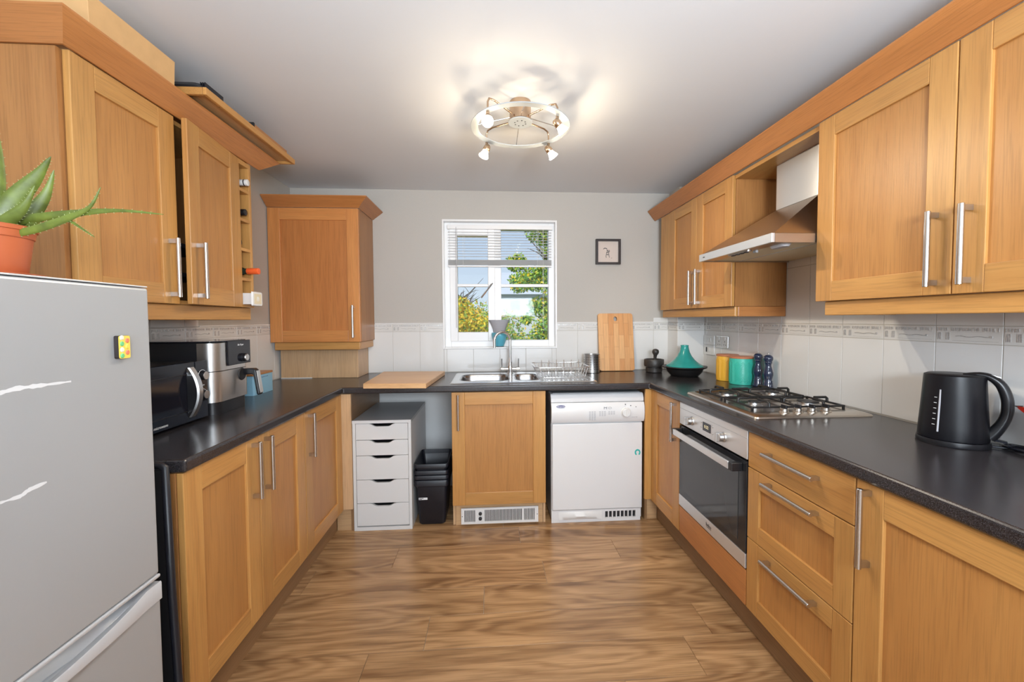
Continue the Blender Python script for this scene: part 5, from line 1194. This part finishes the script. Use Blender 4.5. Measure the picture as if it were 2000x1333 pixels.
# ------------------------------------------------------------------ kettle
kt = thing('kettle', (1.50, 1.235, WTZ), 'matt black cordless electric kettle on its round base on the right worktop', 'kettle')
kc = (1.512, 1.245, WTZ + 0.0005)
def ell(rx, ry, z, dx=0, n=40): return [(kc[0] + dx + rx*math.cos(2*math.pi*k/n), kc[1] + ry*math.sin(2*math.pi*k/n), kc[2] + z) for k in range(n)]
part('power_base', MB().loft([ell(0.086, 0.086, 0), ell(0.088, 0.088, 0.004), ell(0.086, 0.086, 0.017)]), 'black_plastic', kt, smooth=40)
part('jug', MB().loft([ell(0.083, 0.083, 0.019), ell(0.084, 0.084, 0.024), ell(0.082, 0.082, 0.06), ell(0.077, 0.077, 0.14), ell(0.073, 0.073, 0.212), ell(0.072, 0.072, 0.224), ell(0.064, 0.064, 0.228)]), 'kettle_black', kt, smooth=45)
kdir = Vector((0.62, -0.78, 0)); ksd = Vector((0.78, 0.62, 0))
def kp(r_, z, s_=0): v_ = Vector(kc) + kdir*r_ + ksd*s_; return (v_.x, v_.y, kc[2] + z)
hpts = [(0.020, 0.226), (0.055, 0.230), (0.080, 0.222), (0.101, 0.200), (0.113, 0.165), (0.116, 0.130), (0.112, 0.100), (0.102, 0.072), (0.090, 0.050), (0.078, 0.034)]
tks = (0.006, 0.008, 0.011, 0.013, 0.014, 0.014, 0.014, 0.015, 0.017, 0.020)
def crom(L_, s_):
    i = min(int(s_), len(L_) - 2); f = s_ - i; g = lambda k: L_[max(0, min(k, len(L_) - 1))]
    return tuple(0.5*(2*b1 + (c1 - a1)*f + (2*a1 - 5*b1 + 4*c1 - d1)*f*f + (3*b1 - a1 - 3*c1 + d1)*f**3) for a1, b1, c1, d1 in zip(g(i - 1), g(i), g(i + 1), g(i + 2)))
h3 = [(r_, z, t_) for (r_, z), t_ in zip(hpts, tks)]; h3 = [crom(h3, (len(h3) - 1)*k/36) for k in range(37)]
rings = []
for i, (r_, z, tk_) in enumerate(h3):
    a = Vector(kp(*h3[max(i - 1, 0)][:2])); b_ = Vector(kp(*h3[min(i + 1, len(h3) - 1)][:2])); d = (b_ - a).normalized(); nn = d.cross(ksd).normalized(); p = Vector(kp(r_, z))
    wd = 0.017
    rings.append([tuple(p + ksd*math.cos(t)*wd + nn*math.sin(t)*tk_) for t in [2*math.pi*k/12 for k in range(12)]])
part('handle', MB().loft(rings), 'black_plastic', kt, smooth=60)
part('lid_button', MB().loft([[kp(0.075, 0.2315, -0.009), kp(0.075, 0.2315, 0.009), kp(0.100, 0.2225, 0.009), kp(0.100, 0.2225, -0.009)], [kp(0.076, 0.234, -0.008), kp(0.076, 0.234, 0.008), kp(0.100, 0.226, 0.008), kp(0.100, 0.226, -0.008)]]), 'brushed_steel', kt)
# water gauge faces the camera side
ga = math.atan2(-0.30, -1.0)
def gp(z, da, r_): a = ga + da; rr = 0.0845 - (0.0845 - 0.0715)*((z - 0.05)/0.155); return (kc[0] + (rr + r_)*math.cos(a), kc[1] + (rr + r_)*math.sin(a), kc[2] + z)
part('water_gauge', MB().tube([gp(0.045, 0, 0.0005), gp(0.10, 0, 0.0005), gp(0.18, 0, 0.0005)], 0.0024, 6), 'frosted_plastic', kt, smooth=60, label='pale water level window')
tk2 = MB()
for k in range(6): 
    z = 0.066 + 0.0175*k; tk2.tube([gp(z, -0.10, 0.0004), gp(z, -0.19, 0.0004)], 0.0010, 4)
o = part('printing', tk2, 'white_ink', kt); o['kind'] = 'stuff'
part('switch', MB().loft([[kp(0.086, 0.026, -0.010), kp(0.086, 0.026, 0.010), kp(0.086, 0.032, 0.010), kp(0.086, 0.032, -0.010)], [kp(0.118, 0.022, -0.008), kp(0.118, 0.022, 0.008), kp(0.118, 0.027, 0.008), kp(0.118, 0.027, -0.008)]]), 'black_gloss', kt)
cd = []
for k in range(40):
    a = 2*math.pi*k/19; cd.append((1.618 + (0.022 + 0.0005*k)*math.cos(a), 1.125 + (0.060)*math.sin(a), WTZ + 0.0050 + 0.00022*k))
cd = [(1.570, 1.180, WTZ + 0.005), (1.590, 1.165, WTZ + 0.005)] + cd + [(1.638, 1.00, WTZ + 0.006), (1.640, 0.85, WTZ + 0.005)]
part('power_cord', MB().tube(cd, 0.0035, 8), 'black_gloss', kt, smooth=60)

# red jug just entering the view
rj = thing('red_jug', (1.56, 0.975, WTZ), 'red enamel jug with a dark-tipped spout, just entering at the right', 'jug')
jc = (1.560, 0.975, WTZ + 0.0005)
# ------------------------------------------------------------------ sockets
def plate(t, y0, y1, z0, z1, mat, name='plate'):
    return part(name, MB().prism(rrect(y0, y1, z0, z1, 0.004, 3), 'x', XW1 - TH - 0.009, XW1 - TH - 0.0003), mat, t, bevel=0.001)
SXF = XW1 - TH - 0.0095
t = thing('switch_plate', (XW1, 3.01, 1.16), 'white double rocker switch plate on the right wall near the corner', 'switch')
plate(t, 2.936, 3.078, 1.128, 1.198, 'white_plastic')
for y in (2.985, 3.022): part('rocker', MB().box(SXF - 0.004, SXF, y - 0.012, y + 0.012, 1.148, 1.178), 'white_plastic', t, bevel=0.002)
t = thing('fused_spur', (XW1, 3.01, 1.09), 'white fused spur plate with a dark fuse holder, below the white switch plate', 'switch')
plate(t, 2.936, 3.078, 1.052, 1.125, 'white_plastic')
part('fuse_holder', MB().box(SXF - 0.002, SXF, 3.030, 3.045, 1.072, 1.108), 'ink', t); part('rocker', MB().box(SXF - 0.004, SXF, 2.985, 3.010, 1.075, 1.105), 'white_plastic', t, bevel=0.002)
t = thing('power_socket', (XW1, 2.83, 1.16), 'chrome double power socket on the right wall above the storage tins', 'socket')
plate(t, 2.755, 2.905, 1.115, 1.200, 'chrome')
for yc in (2.793, 2.867):
    fp = part('socket_face', MB().box(SXF - 0.001, SXF - 0.0001, yc - 0.034, yc + 0.034, 1.120, 1.195), 'white_plastic', t)
    part('pin_hole', MB().box(SXF - 0.0016, SXF - 0.0011, yc - 0.003, yc + 0.003, 1.156, 1.165), 'ink', fp)
    for dy_ in (-0.012, 0.012): part('pin_hole', MB().box(SXF - 0.0016, SXF - 0.0011, yc + dy_ - 0.004, yc + dy_ + 0.004, 1.135, 1.140), 'ink', fp)
    part('rocker', MB().box(SXF - 0.004, SXF - 0.001, yc - 0.007, yc + 0.007, 1.172, 1.190), 'white_plastic', fp, bevel=0.001)

# picture frame
pf = thing('picture_frame', (0.94, YB, 1.86), 'small square dark frame with an ink figure sketch on the back wall', 'picture')
a0, a1, z0, z1 = 0.840, 1.040, 1.763, 1.963
fm = MB().box(a0, a0 + 0.016, YB - 0.030, YB - 0.001, z0, z1).box(a1 - 0.016, a1, YB - 0.030, YB - 0.001, z0, z1).box(a0 + 0.016, a1 - 0.016, YB - 0.030, YB - 0.001, z0, z0 + 0.016).box(a0 + 0.016, a1 - 0.016, YB - 0.030, YB - 0.001, z1 - 0.016, z1)
part('frame', fm, 'frame_dark', pf, bevel=0.001)
pp = part('print', MB().box(a0 + 0.016, a1 - 0.016, YB - 0.008, YB - 0.004, z0 + 0.016, z1 - 0.016), 'paper', pf)
ink = MB(); Y_ = YB - 0.009
def stroke(pts, r_): ink.tube([(x, Y_, z) for x, z in pts], r_, 5)
stroke([(0.904, 1.885), (0.914, 1.893), (0.926, 1.891), (0.933, 1.886)], 0.0028); stroke([(0.930, 1.878), (0.938, 1.874), (0.944, 1.866), (0.936, 1.860), (0.928, 1.862)], 0.0035)
stroke([(0.948, 1.878), (0.954, 1.870), (0.950, 1.862), (0.944, 1.858)], 0.0025); stroke([(0.930, 1.856), (0.927, 1.842), (0.925, 1.826), (0.927, 1.816)], 0.0018)
stroke([(0.946, 1.856), (0.948, 1.842), (0.951, 1.828), (0.953, 1.818)], 0.0018); stroke([(0.931, 1.842), (0.938, 1.840), (0.944, 1.843)], 0.0028); stroke([(0.967, 1.814), (0.974, 1.815)], 0.0014)
part('ink_drawing', ink, 'ink', pp)

# coffee dripper on the sill
cf = thing('plastic_dripper', (0.066, 3.312, WZ0), 'frosted funnel on a blue plastic cup standing on the window sill', 'funnel')
fc = (0.067, 3.268 + 0.045, WZ0 + 0.0005)
sc = 0.83
part('cup', MB().lathe([(0.034, 0), (0.036, 0.006), (0.050, 0.040), (0.060, 0.080), (0.062, 0.100), (0.058, 0.112), (0.055, 0.112), (0.055, 0.085), (0.030, 0.010), (0.001, 0.008)], (fc[0], fc[1] - 0.012, fc[2] + 0.0018), 40), 'blue_plastic', cf, smooth=50)
part('foot_ring', MB().lathe([(0.030, 0), (0.037, 0.0008), (0.037, 0.005)], (fc[0], fc[1] - 0.012, fc[2] + 0.0015), 32), 'black_plastic', cf, smooth=50)
part('funnel', MB().lathe([(0.046, 0.110), (0.052, 0.140), (0.068, 0.180), (0.084, 0.210), (0.086, 0.213), (0.083, 0.214), (0.064, 0.180), (0.044, 0.130)], (fc[0], fc[1] - 0.012, fc[2] + 0.0018), 48), 'frosted_plastic', cf, smooth=50)
part('contents', MB().lathe([(0.030, 0.120), (0.040, 0.135), (0.042, 0.190), (0.001, 0.195)], (fc[0], fc[1] - 0.012, fc[2] + 0.0018), 32), 'copper_lid', cf, smooth=50)

# red jug geometry: tapered body and spout
part('body', MB().lathe([(0.030, 0), (0.034, 0.004), (0.036, 0.05), (0.052, 0.13), (0.058, 0.158), (0.056, 0.160), (0.048, 0.13), (0.026, 0.02)], jc, 36), 'red_enamel', rj, smooth=45)
part('spout', MB().loft([[(1.533, 1.020, 1.000), (1.500, 1.005, 1.066), (1.548, 1.040, 1.066)], [(1.502, 1.073, 1.064), (1.499, 1.071, 1.070), (1.505, 1.075, 1.070)]]), 'red_enamel', rj)
part('spout_tip', MB().tube([(1.506, 1.064, 1.067), (1.500, 1.080, 1.069)], [0.0055, 0.001], 8), 'black_plastic', rj, smooth=50)

# ------------------------------------------------------------------ ceiling light
cl = thing('ceiling_light', (0.144, 1.95, ZC), 'round ceiling light with four spotlights on bent arms and a pale ring', 'ceiling light')
LX, LY = 0.144, 1.95
part('canopy', MB().lathe([(0.050, 0), (0.050, 0.085), (0.047, 0.088), (0.001, 0.088)], (LX, LY, ZC - 0.0002), 36, axis=(0, 0, -1)), 'bronze', cl, smooth=35)
pl = part('cover_plate', MB().lathe([(0.054, 0), (0.056, 0.002), (0.056, 0.005), (0.001, 0.006)], (LX, LY, ZC - 0.089), 40, axis=(0, 0, -1)), 'lamp_white', cl, smooth=35)
for k in range(8):
    a = k*math.pi/4 + 0.2; part('hole', MB().lathe([(0.0032, 0), (0.0032, 0.0006)], (LX + 0.026*math.cos(a), LY + 0.026*math.sin(a), ZC - 0.0955), 8), 'dark_slot', pl)
rr0, rr1, zr = 0.196, 0.229, 2.216
ring = []
for k in range(73):
    a = 2*math.pi*k/72; ca, sa = math.cos(a), math.sin(a)
    ring.append([(LX + rr0*ca, LY + rr0*sa, zr), (LX + rr1*ca, LY + rr1*sa, zr), (LX + rr1*ca, LY + rr1*sa, zr + 0.004), (LX + rr0*ca, LY + rr0*sa, zr + 0.004)])
part('ring', MB().loft(ring, 0, False, False), 'lamp_white', cl, smooth=35)
for k in range(4):
    a = k*math.pi/2 + 0.03
    part('ring_rod', MB().tube([(LX + 0.048*math.cos(a), LY + 0.048*math.sin(a), 2.262), (LX + 0.205*math.cos(a), LY + 0.205*math.sin(a), 2.222)], 0.0022, 6), 'handle_steel', cl, smooth=60)
spots = [((-0.150, -0.150), (-0.02, -0.62, -0.55)), ((0.155, -0.118), (0.55, 0.10, -0.62)), ((-0.158, 0.165), (-0.32, -0.10, -0.80)), ((0.155, 0.160), (0.52, 0.02, -0.72))]
for i, ((dx, dy__), dr_) in enumerate(spots):
    ex, ey = LX + dx, LY + dy__; kx, ky = LX + dx*1.0, LY + dy__*1.0; d = Vector(dr_).normalized()
    am = part('spot_arm', MB().tube([(LX + dx*0.28, LY + dy__*0.28, 2.262), (LX + dx*0.82, LY + dy__*0.82, 2.276), (LX + dx*0.96, LY + dy__*0.96, 2.272), (ex, ey, 2.255), (ex, ey, 2.200)], 0.0042, 10), 'bronze', cl, smooth=60)
    part('knuckle', MB().lathe([(0.006, 0), (0.007, 0.004), (0.007, 0.030), (0.005, 0.034)], (ex, ey, 2.188), 14), 'bronze', am, smooth=50)
    hp_ = Vector((ex, ey, 2.186)); c0 = hp_ - d*0.014
    sh_ = part('spot_holder', MB().lathe([(0.010, -0.006), (0.015, 0.0), (0.0175, 0.012), (0.0175, 0.026), (0.016, 0.028)], c0, 24, axis=d), 'bronze', am, smooth=40)
    bo_ = c0 + d*0.0285
    part('bulb', MB().lathe([(0.0135, 0), (0.015, 0.006), (0.0215, 0.022), (0.0245, 0.028), (0.0245, 0.031), (0.001, 0.0315)], bo_, 28, axis=d), 'bulb_glow', am, smooth=50)
    lp = bo_ + d*0.040
    so = light('spot_beam', 'SPOT', lp, (0, 0, 0), 17.0, (1.0, 0.87, 0.70), spot_size=R(125), spot_blend=0.7, shadow_soft_size=0.012)
    so.rotation_euler = d.to_track_quat('-Z', 'Y').to_euler()
    pt_ = light('bulb_spill', 'POINT', bo_ + d*0.012 + Vector((0, 0, 0)), (0, 0, 0), 0.0, (1.0, 0.80, 0.54), shadow_soft_size=0.012)
    pt_.location = bo_ + d*0.024 + Vector((-d.x*0.3, -d.y*0.3, -1)).normalized()*0.034; pt_.data.energy = 2.0
